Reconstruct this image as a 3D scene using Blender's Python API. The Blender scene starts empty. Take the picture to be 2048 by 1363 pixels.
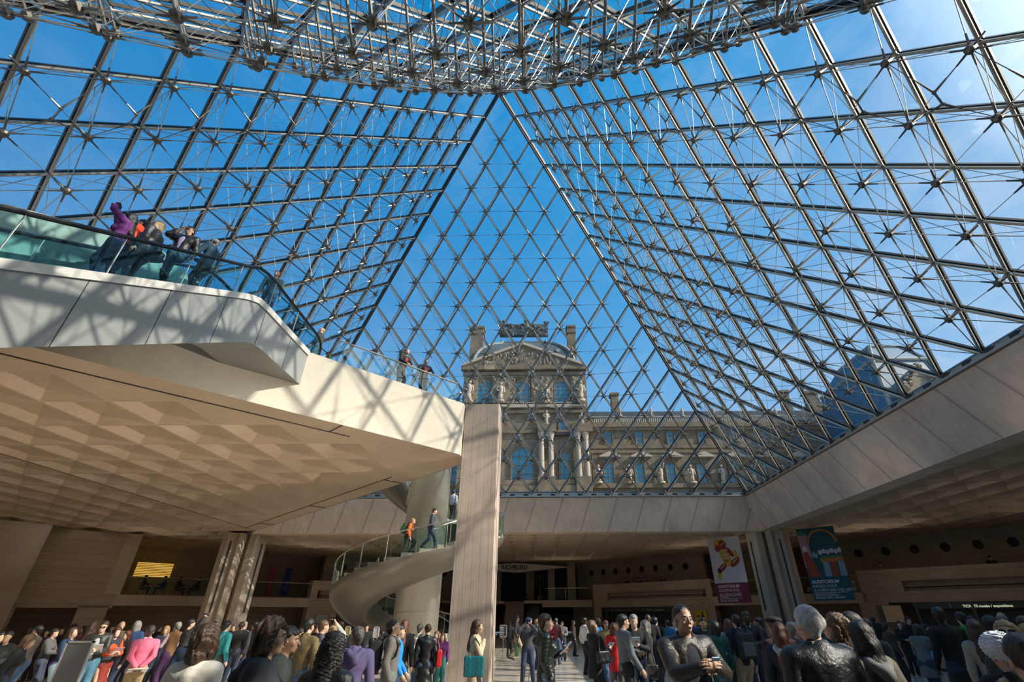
import bpy, bmesh, math, random
import numpy as np
from mathutils import Vector, Matrix
random.seed(7); np.random.seed(7)
sc = bpy.context.scene
COL = sc.collection
R = math.radians

# ------------------------------------------------------------------ camera
CAM = np.array([2.2904, -18.3398, 1.75]); YAW, PIT, ROLL, FPX = -0.0057, 0.5539, -0.0037, 942.574
CX, CY = 1066.677, 648.032
cam = bpy.data.cameras.new('camera'); cam_o = bpy.data.objects.new('camera', cam); COL.objects.link(cam_o)
cam.sensor_width = 36.0; cam.lens = 36.0 * FPX / 2048
cam.shift_x = -(CX - 1024) / 2048; cam.shift_y = (CY - 681.5) / 2048
cam.clip_start = 0.05; cam.clip_end = 2000
_fw = np.array([math.sin(YAW)*math.cos(PIT), math.cos(YAW)*math.cos(PIT), math.sin(PIT)])
_r = np.array([math.cos(YAW), -math.sin(YAW), 0]); _u = np.cross(_r, _fw)
_R = _r*math.cos(ROLL) + _u*math.sin(ROLL); _U = -_r*math.sin(ROLL) + _u*math.cos(ROLL)
M = Matrix.Identity(4)
for i in range(3):
    M[i][0] = _R[i]; M[i][1] = _U[i]; M[i][2] = -_fw[i]; M[i][3] = CAM[i]
cam_o.matrix_world = M
sc.camera = cam_o

def ray(x, y): return _fw + _R*(x-CX)/FPX - _U*(y-CY)/FPX
def on_y(x, y, Y):
    d = ray(x, y); return CAM + d*(Y-CAM[1])/d[1]
def on_z(x, y, Z):
    d = ray(x, y); return CAM + d*(Z-CAM[2])/d[2]
def on_p(x, y, n, p):
    d = ray(x, y); n = np.array(n, float); return CAM + d*(n@(np.array(p, float)-CAM))/(n@d)

LAMP_DOWN, FILL_UP = 24.0, 26.0
# ------------------------------------------------------------------ world, sun, exposure
SUN_AZ, SUN_EL = R(-15), R(34)           # direction towards the sun, azimuth from +X
SUN_DIR = Vector((math.cos(SUN_EL)*math.cos(SUN_AZ), math.cos(SUN_EL)*math.sin(SUN_AZ), math.sin(SUN_EL)))
w = bpy.data.worlds.new('sky'); sc.world = w; w.use_nodes = True
nt = w.node_tree; nt.nodes.clear()
def N(tree, kind, **kw):
    n = tree.nodes.new(kind)
    for k, v in kw.items():
        if k.startswith('i_'): n.inputs[k[2:].replace('_', ' ')].default_value = v
        elif k.startswith('n_'): n.inputs[int(k[2:])].default_value = v
        else: setattr(n, k, v)
    return n
def ramp(tree, stops, interp='LINEAR'):
    n = tree.nodes.new('ShaderNodeValToRGB'); cr = n.color_ramp; cr.interpolation = interp
    while len(cr.elements) < len(stops): cr.elements.new(0.5)
    for e, (p, c) in zip(cr.elements, stops):
        e.position = p; e.color = (c[0], c[1], c[2], 1) if hasattr(c, '__len__') else (c, c, c, 1)
    return n
L = nt.links.new
tc = N(nt, 'ShaderNodeTexCoord')
# base blue deepens away from the sun and up; pale towards the horizon and the sun
nrm = N(nt, 'ShaderNodeVectorMath', operation='NORMALIZE'); L(tc.outputs['Generated'], nrm.inputs[0])
dot = N(nt, 'ShaderNodeVectorMath', operation='DOT_PRODUCT'); L(nrm.outputs[0], dot.inputs[0])
dot.inputs[1].default_value = Vector((.93, -.12, -.36)).normalized()
rA = ramp(nt, [(0.0, (.0, .225, .58)), (.22, (.0, .26, .64)), (.42, (.015, .32, .72)), (.58, (.12, .41, .80)), (.74, (.36, .60, .90)), (1.0, (.62, .78, .95))])
mp = N(nt, 'ShaderNodeMapRange', n_1=-1.0, n_2=1.0); L(dot.outputs['Value'], mp.inputs[0]); L(mp.outputs[0], rA.inputs[0])
sep = N(nt, 'ShaderNodeSeparateXYZ'); L(nrm.outputs[0], sep.inputs[0])
hz = ramp(nt, [(0.0, .80), (.2, .58), (.55, .16), (.9, 0)]); L(sep.outputs['Z'], hz.inputs[0])
mixh = N(nt, 'ShaderNodeMixRGB', n_2=(.36, .58, .86, 1)); L(hz.outputs[0], mixh.inputs[0]); L(rA.outputs[0], mixh.inputs[1])
# thin high cloud
map_ = N(nt, 'ShaderNodeMapping'); map_.inputs['Scale'].default_value = (2.2, 1.3, 3.4); map_.inputs['Rotation'].default_value = (.3, .5, .9)
L(nrm.outputs[0], map_.inputs[0])
no = N(nt, 'ShaderNodeTexNoise', i_Scale=2.4, i_Detail=8.0, i_Roughness=.62, i_Distortion=.6); L(map_.outputs[0], no.inputs['Vector'])
cl = ramp(nt, [(.46, 0), (.74, .75)]); L(no.outputs['Fac'], cl.inputs[0])
side = ramp(nt, [(.40, .12), (.72, .8)]); L(mp.outputs[0], side.inputs[0])
mul = N(nt, 'ShaderNodeMath', operation='MULTIPLY'); L(cl.outputs[0], mul.inputs[0]); L(side.outputs[0], mul.inputs[1])
mixc = N(nt, 'ShaderNodeMixRGB', n_2=(.72, .80, .92, 1)); L(mul.outputs[0], mixc.inputs[0]); L(mixh.outputs[0], mixc.inputs[1])
# bright hazy aureole around the sun
ds = N(nt, 'ShaderNodeVectorMath', operation='DOT_PRODUCT'); L(nrm.outputs[0], ds.inputs[0]); ds.inputs[1].default_value = SUN_DIR
au = ramp(nt, [(.0, 0), (.76, 0), (.90, .25), (1.0, 1.0)]); L(ds.outputs['Value'], au.inputs[0])
aum = N(nt, 'ShaderNodeMixRGB', blend_type='ADD', n_0=1.0); L(mixc.outputs[0], aum.inputs[1])
aus = N(nt, 'ShaderNodeMixRGB', blend_type='MULTIPLY', n_0=1.0, n_2=(4.5, 4.2, 3.6, 1)); L(au.outputs[0], aus.inputs[1]); L(aus.outputs[0], aum.inputs[2])
bg = N(nt, 'ShaderNodeBackground', i_Strength=1.0); L(aum.outputs[0], bg.inputs['Color'])
ow = N(nt, 'ShaderNodeOutputWorld'); L(bg.outputs[0], ow.inputs[0])
sun = bpy.data.lights.new('sun', 'SUN'); sun.energy = 6.8; sun.angle = R(0.55); sun.color = (1.0, .90, .76)
sun_o = bpy.data.objects.new('sun', sun); COL.objects.link(sun_o)
sun_o.rotation_euler = SUN_DIR.to_track_quat('Z', 'Y').to_euler()
# area lamps added as fill; only the ceiling ones follow the hall's own downlights
def area(name, loc, size, power, target, col=(1.0, .89, .76)):
    l = bpy.data.lights.new(name, 'AREA'); l.shape = 'RECTANGLE'; l.size, l.size_y = size; l.energy = power; l.color = col
    o = bpy.data.objects.new(name, l); COL.objects.link(o); o.location = loc
    o.rotation_euler = (Vector(target)-Vector(loc)).to_track_quat('-Z', 'Y').to_euler(); return o
for x, y in ((-26, 14), (-14, 27), (14, 27), (26, 14), (0, 32), (27, 0), (24, -12), (10, -24), (-8, -24), (-26, -2)):
    area('ceiling_lamp', (x, y, 6.85), (7, 7), LAMP_DOWN, (x, y, 0))
for x, y, tx, ty in ((-17, 27, -13, 23), (-26, 18, -20, 14), (17, 27, 12, 22), (26, 18, 22, 14), (5, 39, 4, 30), (33, 9, 26, 4), (-33, 8, -24, 3)):
    area('fill_uplight', (x, y, 4.6), (5, 1.2), FILL_UP, (tx, ty, 9.5), (1.0, .88, .74))  # added upward fill above the mezzanine parapets, no fixtures
for x, y, tx, ty, e_ in ((-27, -5, -14, 0, 60), (-16, -23, -12, -8, 200), (27, -14, 18, 2, 50)):
    area('fill_uplight', (x, y, 3.0), (11, 6), e_, (tx, ty, 8.5), (1.0, .88, .74))  # added broad upward fill at the hall sides, no fixtures
for x, y in ((-3.0, -1.8), (-6.0, -4.5), (-9.5, -6.5), (-8.5, 1.0), (-13.0, -2.0), (-12.5, 5.0), (-4.2, 1.4)):      # added fill at floor level to brighten the platform soffit, no fixtures
    area('floor_fill', (x, y, -.07), (1.2, 1.2), 20, (x, y, 7), (1.0, .88, .74))
def spot(name, loc, target, half, power, blend=.35, col=(1.0, .89, .76)):
    l = bpy.data.lights.new(name, 'SPOT'); l.energy = power; l.color = col; l.spot_size = 2*R(half); l.spot_blend = blend; l.shadow_soft_size = .25
    o = bpy.data.objects.new(name, l); COL.objects.link(o); o.location = loc; o.rotation_euler = (Vector(target)-Vector(loc)).to_track_quat('-Z', 'Y').to_euler(); return o
for tx, ty in ((-11, 6.5), (-13, 0.0), (-11, -5.5)):       # added spots without fixtures, raking the left coffers for contrast
    spot('coffer_fill', (17.3, -9.5, 3.4), (tx, ty, 7.0), 7.5, 11000, 1.0)
for tx, ty in ((24, 6), (24, -4), (20, 24)):
    spot('coffer_fill', (-17.3, -10.5, 3.4), (tx, ty, 7.0), 5.0, 5500, 1.0)  # added likewise for the right-hand coffers
sc.view_settings.view_transform = 'Standard'; sc.view_settings.look = 'None'
sc.view_settings.gamma = 1.0; sc.view_settings.exposure = 0.0; sc.view_settings.use_curve_mapping = False
sc.cycles.max_bounces = 8; sc.cycles.diffuse_bounces = 5; sc.cycles.glossy_bounces = 3
sc.cycles.transmission_bounces = 6; sc.cycles.transparent_max_bounces = 24
sc.cycles.caustics_reflective = False; sc.cycles.caustics_refractive = False

# ------------------------------------------------------------------ materials
def new_mat(name):
    m = bpy.data.materials.new(name); m.use_nodes = True
    return m, m.node_tree, m.node_tree.nodes['Principled BSDF']
_mc = {}
def plain(name, col, rough=.6, metal=0.0, noise=0.0, scale=8.0, bump=0.0, spec=.5, sheen=0.0, emit=None, estr=0.0):
    if name in _mc: return _mc[name]
    m, t, b = new_mat(name)
    b.inputs['Base Color'].default_value = (*col, 1); b.inputs['Roughness'].default_value = rough
    b.inputs['Metallic'].default_value = metal; b.inputs['Specular IOR Level'].default_value = spec
    if sheen: b.inputs['Sheen Weight'].default_value = sheen
    if emit: b.inputs['Emission Color'].default_value = (*emit, 1); b.inputs['Emission Strength'].default_value = estr
    if noise or bump:
        tcn = N(t, 'ShaderNodeTexCoord'); nn = N(t, 'ShaderNodeTexNoise', i_Scale=scale, i_Detail=6.0, i_Roughness=.6)
        t.links.new(tcn.outputs['Object'], nn.inputs['Vector'])
        if noise:
            r = ramp(t, [(.25, [c*(1-noise) for c in col]), (.75, [min(1, c*(1+noise)) for c in col])])
            t.links.new(nn.outputs['Fac'], r.inputs[0]); t.links.new(r.outputs[0], b.inputs['Base Color'])
        if bump:
            bp = N(t, 'ShaderNodeBump', i_Strength=bump, i_Distance=.02); t.links.new(nn.outputs['Fac'], bp.inputs['Height'])
            t.links.new(bp.outputs[0], b.inputs['Normal'])
    _mc[name] = m; return m
def concrete(name, col, streak=(1, 1, .06), scale=6.0, amp=.16, board=None, rough=.75, joint=None):
    m, t, b = new_mat(name); b.inputs['Roughness'].default_value = rough; b.inputs['Specular IOR Level'].default_value = .3
    tcn = N(t, 'ShaderNodeTexCoord'); mpn = N(t, 'ShaderNodeMapping'); mpn.inputs['Scale'].default_value = streak
    t.links.new(tcn.outputs['Object'], mpn.inputs[0])
    n1 = N(t, 'ShaderNodeTexNoise', i_Scale=scale, i_Detail=7.0, i_Roughness=.65); t.links.new(mpn.outputs[0], n1.inputs['Vector'])
    n2 = N(t, 'ShaderNodeTexNoise', i_Scale=.7, i_Detail=4.0, i_Roughness=.6); t.links.new(tcn.outputs['Object'], n2.inputs['Vector'])
    ad = N(t, 'ShaderNodeMath', operation='ADD'); t.links.new(n1.outputs['Fac'], ad.inputs[0]); t.links.new(n2.outputs['Fac'], ad.inputs[1])
    r = ramp(t, [(.36, [c*(1-amp) for c in col]), (.64, [min(1, c*(1+amp)) for c in col])])
    hv = N(t, 'ShaderNodeMath', operation='MULTIPLY', n_1=.5); t.links.new(ad.outputs[0], hv.inputs[0]); t.links.new(hv.outputs[0], r.inputs[0])
    last = r.outputs[0]
    bp = N(t, 'ShaderNodeBump', i_Strength=.25, i_Distance=.02); t.links.new(n1.outputs['Fac'], bp.inputs['Height'])
    if board:          # board marks: thin lines every `board` metres along x+y
        sx = N(t, 'ShaderNodeSeparateXYZ'); t.links.new(tcn.outputs['Object'], sx.inputs[0])
        s = N(t, 'ShaderNodeMath', operation='ADD'); t.links.new(sx.outputs[0], s.inputs[0]); t.links.new(sx.outputs[1], s.inputs[1])
        d = N(t, 'ShaderNodeMath', operation='DIVIDE', n_1=board); t.links.new(s.outputs[0], d.inputs[0])
        f = N(t, 'ShaderNodeMath', operation='FRACT'); t.links.new(d.outputs[0], f.inputs[0])
        rr = ramp(t, [(0, .55), (.03, .72), (.06, 1), (.95, 1), (1, .85)]); t.links.new(f.outputs[0], rr.inputs[0])
        mx = N(t, 'ShaderNodeMixRGB', blend_type='MULTIPLY', n_0=1.0); t.links.new(last, mx.inputs[1]); t.links.new(rr.outputs[0], mx.inputs[2]); last = mx.outputs[0]
    if joint:          # masonry joints
        jx, jz = joint
        sx = N(t, 'ShaderNodeSeparateXYZ'); t.links.new(tcn.outputs['Object'], sx.inputs[0])
        s = N(t, 'ShaderNodeMath', operation='SUBTRACT'); t.links.new(sx.outputs[0], s.inputs[0]); t.links.new(sx.outputs[1], s.inputs[1])
        cb = N(t, 'ShaderNodeCombineXYZ'); t.links.new(s.outputs[0], cb.inputs[0]); t.links.new(sx.outputs[2], cb.inputs[1])
        br = N(t, 'ShaderNodeTexBrick', i_Scale=1.0, i_Mortar_Size=.012, i_Brick_Width=jx, i_Row_Height=jz)
        br.inputs['Color1'].default_value = (1, 1, 1, 1); br.inputs['Color2'].default_value = (.9, .9, .9, 1); br.inputs['Mortar'].default_value = (.6, .6, .6, 1)
        t.links.new(cb.outputs[0], br.inputs['Vector'])
        mx = N(t, 'ShaderNodeMixRGB', blend_type='MULTIPLY', n_0=1.0); t.links.new(last, mx.inputs[1]); t.links.new(br.outputs['Color'], mx.inputs[2]); last = mx.outputs[0]
    t.links.new(last, b.inputs['Base Color']); t.links.new(bp.outputs[0], b.inputs['Normal'])
    return m
def glass(name, tint, f0=.03, f90=.35, pw=4.0):
    """thin clear sheet: tinted transparency with a reflection that grows towards grazing view"""
    m = bpy.data.materials.new(name); m.use_nodes = True; t = m.node_tree; t.nodes.clear()
    tr = N(t, 'ShaderNodeBsdfTransparent'); tr.inputs[0].default_value = (*tint, 1)
    gl = N(t, 'ShaderNodeBsdfGlossy'); gl.inputs['Roughness'].default_value = .01; gl.inputs['Color'].default_value = (1, 1, 1, 1)
    lw = N(t, 'ShaderNodeLayerWeight', i_Blend=.5)
    pn = N(t, 'ShaderNodeMath', operation='POWER', n_1=pw); t.links.new(lw.outputs['Facing'], pn.inputs[0])
    mr = N(t, 'ShaderNodeMapRange', n_3=f0, n_4=f90); t.links.new(pn.outputs[0], mr.inputs[0])
    mx = N(t, 'ShaderNodeMixShader'); t.links.new(mr.outputs[0], mx.inputs[0]); t.links.new(tr.outputs[0], mx.inputs[1]); t.links.new(gl.outputs[0], mx.inputs[2])
    o = N(t, 'ShaderNodeOutputMaterial'); t.links.new(mx.outputs[0], o.inputs[0]); return m

MT = dict(
    glass=glass('pyramid_glass', (.93, .97, .985), .022, .22, 4.0),
    rail_glass=glass('rail_glass', (.66, .88, .92), .02, .14, 3.0),
    mull=plain('mullion_metal', (.075, .065, .055), .38, .7),
    steel=plain('stainless_steel', (.46, .42, .36), .33, .9),
    casting=plain('cast_steel', (.16, .145, .125), .42, .85),
    rod=plain('steel_rod', (.42, .40, .36), .3, .9),
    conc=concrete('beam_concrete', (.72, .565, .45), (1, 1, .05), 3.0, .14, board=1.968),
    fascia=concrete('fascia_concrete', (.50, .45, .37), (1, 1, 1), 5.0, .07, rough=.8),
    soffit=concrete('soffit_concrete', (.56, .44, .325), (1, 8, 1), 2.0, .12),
    column=concrete('board_formed_concrete', (.39, .31, .25), (9, 9, .12), 5.0, .22, board=.27),
    stone=concrete('limestone_wall', (.43, .345, .265), (.4, .4, 3.0), 5.0, .13, joint=(1.6, .42)),
    stone2=concrete('limestone_smooth', (.47, .39, .31), (.4, .4, 2.5), 5.0, .12),
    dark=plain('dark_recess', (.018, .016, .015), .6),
    wood=plain('wood_lining', (.16, .085, .035), .5, noise=.2, scale=4),
    white=plain('white_paint', (.75, .74, .70), .5),
    clad=plain('grey_cladding', (.25, .258, .25), .42, .08, noise=.05, scale=2),
    cladw=plain('white_coping', (.50, .49, .46), .5),
    stair=plain('stair_metal', (.215, .195, .165), .40, .45, noise=.06, scale=3),
    clear=glass('clear_glass', (.84, .93, .92), .02, .14, 3.0),
    cyl=plain('satin_metal_cylinder', (.56, .53, .47), .36, .40, noise=.06, scale=3),
    black=plain('black_rubber', (.01, .01, .011), .35),
)

# ------------------------------------------------------------------ mesh helpers
def tagp(o, label=None, cat=None, group=None, kind=None):
    if label: o['label'] = label
    if cat: o['category'] = cat
    if group: o['group'] = group
    if kind: o['kind'] = kind
    return o
def empty(name, loc=(0, 0, 0), rz=0.0, **kw):
    o = bpy.data.objects.new(name, None); COL.objects.link(o); o.location = loc; o.rotation_euler = (0, 0, rz)
    o.empty_display_size = .2
    return tagp(o, **kw)
class MB:
    """collects boxes, tubes, polygons; build() links them as ONE mesh object (coordinates local to the parent)"""
    def __init__(s): s.v = []; s.f = []; s.mi = []; s.n = 0; s.cur = 0
    def add(s, vs, fs):
        b = s.n; s.v.extend([tuple(map(float, p)) for p in vs]); s.n += len(vs)
        s.f.extend([tuple(b+i for i in f) for f in fs]); s.mi.extend([s.cur]*len(fs)); return s
    def poly(s, pts): return s.add(pts, [tuple(range(len(pts)))])
    def box(s, c, size, rz=0.0, bev=0):
        x, y, z = [d/2 for d in size]; ca, sa = math.cos(rz), math.sin(rz)
        vs = [(c[0]+X*ca-Y*sa, c[1]+X*sa+Y*ca, c[2]+Z) for X in (-x, x) for Y in (-y, y) for Z in (-z, z)]
        return s.add(vs, [(0, 1, 3, 2), (4, 6, 7, 5), (0, 4, 5, 1), (2, 3, 7, 6), (0, 2, 6, 4), (1, 5, 7, 3)])
    def bar(s, a, b, wd, hd, up=(0, 0, 1)):
        a, b, up = np.array(a, float), np.array(b, float), np.array(up, float)
        d = b-a; d /= (np.linalg.norm(d)+1e-9); x = np.cross(d, up); x /= (np.linalg.norm(x)+1e-9); u = np.cross(x, d)
        vs = [p+x*sx*wd/2+u*su*hd/2 for p in (a, b) for sx, su in ((-1, -1), (1, -1), (1, 1), (-1, 1))]
        return s.add(vs, [(3, 2, 1, 0), (4, 5, 6, 7), (0, 1, 5, 4), (1, 2, 6, 5), (2, 3, 7, 6), (3, 0, 4, 7)])
    def tube(s, pts, r, n=6, cap=True):
        pts = [np.array(p, float) for p in pts]; rs = r if hasattr(r, '__len__') else [r]*len(pts); vs = []; prev = None
        for i, p in enumerate(pts):
            d = pts[min(i+1, len(pts)-1)]-pts[max(i-1, 0)]; d = d/(np.linalg.norm(d)+1e-9)
            if prev is None:
                a = np.array((0, 0, 1.)) if abs(d[2]) < .9 else np.array((1., 0, 0)); x = np.cross(d, a)
            else: x = prev-d*(prev@d)
            x /= (np.linalg.norm(x)+1e-9); prev = x; y = np.cross(d, x)
            for k in range(n):
                a = 2*math.pi*k/n; vs.append(p+(x*math.cos(a)+y*math.sin(a))*rs[i])
        fs = [(i*n+k, i*n+(k+1) % n, (i+1)*n+(k+1) % n, (i+1)*n+k) for i in range(len(pts)-1) for k in range(n)]
        if cap: fs += [tuple(range(n))[::-1], tuple((len(pts)-1)*n+k for k in range(n))]
        return s.add(vs, fs)
    def lathe(s, prof, c=(0, 0, 0), n=24):
        vs = [(c[0]+r*math.cos(2*math.pi*k/n), c[1]+r*math.sin(2*math.pi*k/n), c[2]+z) for r, z in prof for k in range(n)]
        fs = [(i*n+k, i*n+(k+1) % n, (i+1)*n+(k+1) % n, (i+1)*n+k) for i in range(len(prof)-1) for k in range(n)]
        fs += [tuple(range(n))[::-1], tuple((len(prof)-1)*n+k for k in range(n))]
        return s.add(vs, fs)
    def ball(s, c, r, n=8, sc_=(1, 1, 1)):
        pr = [(math.sin(math.pi*i/n), -math.cos(math.pi*i/n)) for i in range(n+1)]; m = n+2
        vs = [(c[0]+r*sc_[0]*q*math.cos(2*math.pi*k/m), c[1]+r*sc_[1]*q*math.sin(2*math.pi*k/m), c[2]+r*sc_[2]*z) for q, z in pr for k in range(m)]
        return s.add(vs, [(i*m+k, i*m+(k+1) % m, (i+1)*m+(k+1) % m, (i+1)*m+k) for i in range(n) for k in range(m)])
    def prism(s, poly, z0, z1):
        n = len(poly); vs = [(x, y, z0) for x, y in poly]+[(x, y, z1) for x, y in poly]
        return s.add(vs, [tuple(range(n))[::-1], tuple(range(n, 2*n))]+[(i, (i+1) % n, n+(i+1) % n, n+i) for i in range(n)])
    def extrude(s, pts, vec):
        """closed 3-D outline extruded by vec"""
        n = len(pts); v = np.array(vec, float); vs = [np.array(p, float) for p in pts]; vs = vs+[p+v for p in vs]
        return s.add(vs, [tuple(range(n))[::-1], tuple(range(n, 2*n))]+[(i, (i+1) % n, n+(i+1) % n, n+i) for i in range(n)])
    def xf(s, M4, start=0):
        for i in range(start, s.n): s.v[i] = tuple(M4 @ Vector(s.v[i]))
        return s
    def build(s, name, mats, parent=None, smooth=False, **kw):
        me = bpy.data.meshes.new(name); me.from_pydata(s.v, [], s.f); me.validate()
        for m in (mats if isinstance(mats, (list, tuple)) else [mats]): me.materials.append(m)
        if s.cur: me.polygons.foreach_set('material_index', s.mi[:len(me.polygons)])
        if smooth: me.polygons.foreach_set('use_smooth', [True]*len(me.polygons))
        bm = bmesh.new(); bm.from_mesh(me); bmesh.ops.recalc_face_normals(bm, faces=bm.faces); bm.to_mesh(me); bm.free()
        o = bpy.data.objects.new(name, me); COL.objects.link(o)
        if parent: o.parent = parent
        return tagp(o, **kw)
def structure(name, mb, mat, parent=None, **kw):
    return mb.build(name, mat, parent, kind=None if parent else 'structure', **kw)
_fonts = None
def text_mesh(name, body, size, mat, parent, M4, ext=.004, align='LEFT', bold=0.0, xs=1.0, **kw):
    c = bpy.data.curves.new(name, 'FONT'); c.body = body; c.size = size; c.extrude = ext; c.align_x = align; c.offset = bold
    o = bpy.data.objects.new(name, c); COL.objects.link(o)
    dg = bpy.context.evaluated_depsgraph_get(); me = bpy.data.meshes.new_from_object(o.evaluated_get(dg)); bpy.data.objects.remove(o)
    me.materials.clear(); me.materials.append(mat); me.transform(Matrix.Scale(xs, 4, (1, 0, 0)))
    me.transform(M4)
    o = bpy.data.objects.new(name, me); COL.objects.link(o)
    if parent: o.parent = parent
    return tagp(o, **kw)
# ------------------------------------------------------------------ the glass pyramid (setting)
OFF = .15; HB = 17.71; ZB = 9.434; HP = 21.64; NR_ = 18
APEX = np.array([0, 0, ZB+HP])
CORN = [np.array([x*HB, y*HB, ZB]) for x, y in ((-1, 1), (1, 1), (1, -1), (-1, -1))]
def build_face(idx, Lc, Rc, big):
    n = np.cross(Rc-APEX, Lc-APEX); n /= np.linalg.norm(n)
    if n @ (np.array([0, 0, ZB+4.])-APEX*0-((Lc+Rc)/2)) < 0: n = -n      # inward
    P = lambda i, k: APEX+(Lc-APEX)*(i-k)/NR_+(Rc-APEX)*k/NR_
    win = empty('window_%d' % idx, kind='structure')
    g = MB(); rnd = random.Random(idx)
    for i in range(NR_):
        for k in range(i+1):
            a, b, c = P(i, k), P(i+1, k), P(i+1, k+1)
            if i+2 <= NR_: quad = [a, b, P(i+2, k+1), c]
            else: quad = [a, b, c]
            cen = sum(quad)/len(quad); t = np.array([rnd.uniform(-1, 1) for _ in range(3)])*.006
            g.poly([cen+(q-cen)*.985+n*((q-cen)@t) for q in quad])
    g.build('glazing', MT['glass'], win)
    m = MB(); s = MB()
    for r_ in range(1, NR_):
        # line parallel to the right hip starting on the left hip at row r_, and its mirror
        for A_, B_ in ((P(r_, 0), P(NR_, NR_-r_)), (P(r_, r_), P(NR_, r_))):
            m.bar(A_, B_, .125, .10, n)
            s.tube([A_+n*OFF, B_+n*OFF], .048, 6)
    m.bar(P(NR_, 0), P(NR_, NR_), .16, .16, n)
    m.build('mullion_frame', MT['mull'], win); s.build('steel_chords', MT['steel'], win)
    inner = {}
    for i in range(2, NR_):
        for k in range(1, i):
            a, b, c = k, i-k, NR_-i                # distances to left hip, right hip and base
            D = .16+.0092*a*b*c
            inner[(i, k)] = P(i, k)+n*D
    rods = MB()
    def rod(p, q, r=.014): rods.tube([p, q], r, 4, cap=False)
    for (i, k), q in inner.items():
        for (di, dk) in ((1, 0), (1, 1)):          # inner chords along both lattice directions
            o = (i+di, k+dk)
            if o in inner: rod(q, inner[o], .017)
            else: rod(q, P(*o)+n*OFF, .017)
            o2 = (i-di, k-dk)
            if o2 not in inner: rod(q, P(*o2)+n*OFF, .017)
            # bracing from the inner node to the neighbouring outer nodes
            rod(q, P(*o)+n*OFF, .012)
            rod(q, P(*o2)+n*OFF, .012)
        if (i, k+1) in inner: rod(q, inner[(i, k+1)], .013)
    rods.build('tie_rods', MT['rod'], win)
    # struts with their cast hubs; the 100 nearest the hall floor are parts, the rest one
    def node(mb, i, k):
        p, q = P(i, k)+n*OFF, inner[(i, k)]
        mb.tube([p-n*.1, p+n*.03], [.05, .085], 6)
        mb.tube([p, q], .04, 6); d = (q-p)/np.linalg.norm(q-p)
        mb.tube([q-d*.14, q-d*.1, q+d*.08, q+d*.13], [.05, .12, .12, .05], 8)
        for (di, dk) in ((1, 0), (1, 1), (-1, 0), (-1, -1), (0, 1), (0, -1)):
            o = (i+di, k+dk); t = inner.get(o)
            if t is None: t = P(*o)+n*OFF if 0 <= o[1] <= o[0] <= NR_ else None
            if t is None: continue
            e = (t-q)/np.linalg.norm(t-q)
            mb.tube([q+e*.06, q+e*.42], [.034, .022], 5)
    order = sorted(inner, key=lambda a: np.linalg.norm(inner[a]-CAM))
    for a in order[:100]:
        mb = MB(); node(mb, *a); mb.build('truss_strut', MT['casting'], win)
    mb = MB()
    for a in order[100:]: node(mb, *a)
    mb.build('truss_strut', MT['casting'], win, kind='stuff')
    return inner, n, P
FC = {}
FC[1] = build_face(1, CORN[0], CORN[1], 1)     # far
FC[2] = build_face(2, CORN[1], CORN[2], 1)     # right
FC[3] = build_face(3, CORN[3], CORN[0], 1)     # left
FC[4] = build_face(4, CORN[2], CORN[3], 1)     # near, overhead
for i, c in enumerate(CORN):
    mb = MB(); d = c-APEX; inw = np.array([-np.sign(c[0]), -np.sign(c[1]), 0.0])
    mb.bar(APEX, c, .20, .20, inw); mb.tube([APEX+inw*.22, c+inw*.22], .07, 8)
    structure('trim_%d' % (i+1), mb, MT['mull'])
# Y-shaped counter-cable posts hung in the first bay below the near hips
def belt(idx, kk):
    inner, n, P = FC[idx]
    def post(keys):
        ok = [inner[k] for k in keys if k in inner]
        if len(ok) < 4: return
        q = sum(ok)/4+n*.25; lo = q-np.array([0, 0, .5]); mb = MB()
        mb.tube([q, lo], .03, 5); mb.ball(q, .06, 4); mb.ball(lo, .06, 4)
        for j, t_ in enumerate(ok):
            s_ = q if j < 2 else lo
            mb.tube([s_, s_+(t_-s_)*.35], [.036, .02], 5); mb.tube([s_, t_], .012, 4)
        mb.build('counter_cable_post', MT['casting'], None, kind='structure')
    for j in range(1, 15):
        post([(j+1, kk(j+1, 1)), (j+2, kk(j+2, 1)), (j+2, kk(j+2, 2)), (j+3, kk(j+3, 2))])
belt(3, lambda i, c: c)
belt(2, lambda i, c: i-c)

# ------------------------------------------------------------------ rim beams, roof slab with coffers
BT, BB = 9.05, 6.86        # rim beam top and bottom
bi, bo = 17.45, 18.25      # inner line at top / at bottom
for nm, rot in (('far', 0), ('right', -90), ('near', 180), ('left', 90)):
    mb = MB(); zb_ = BB if nm != 'left' else BT-.6
    mb.add([(-bi, bi, BT), (bi, bi, BT), (bo, bo, zb_), (-bo, bo, zb_), (-bo, bo+.0, zb_), (bo+1.0, bo+1.0, zb_), (-bo-1.0, bo+1.0, zb_),
            (bi+1.4, bi+1.4, BT), (-bi-1.4, bi+1.4, BT)],
           [(0, 1, 2, 3), (3, 2, 5, 6), (6, 5, 7, 8), (0, 8, 7, 1)])
    mb.xf(Matrix.Rotation(R(rot), 4, 'Z')); structure('wall_rim_'+nm, mb, MT['conc'])
    g = MB(); g.box((0, HB-.16, BT+.10), (2*HB-.4, .42, .12)); g.box((0, HB+.05, BT+.26), (2*HB, .3, .25)); g.xf(Matrix.Rotation(R(rot), 4, 'Z'))
    structure('trim_gutter_'+nm, g, MT['steel'])
    p = MB()
    for k in range(36):
        p.box((-HB+.5+k*.985, HB-.33, BT+.19), (.34, .1, .13))
    p.xf(Matrix.Rotation(R(rot), 4, 'Z')); structure('trim_brackets_'+nm, p, MT['mull'])
CELL = 35.42/18; HC = .56; ZS = 6.95
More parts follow.
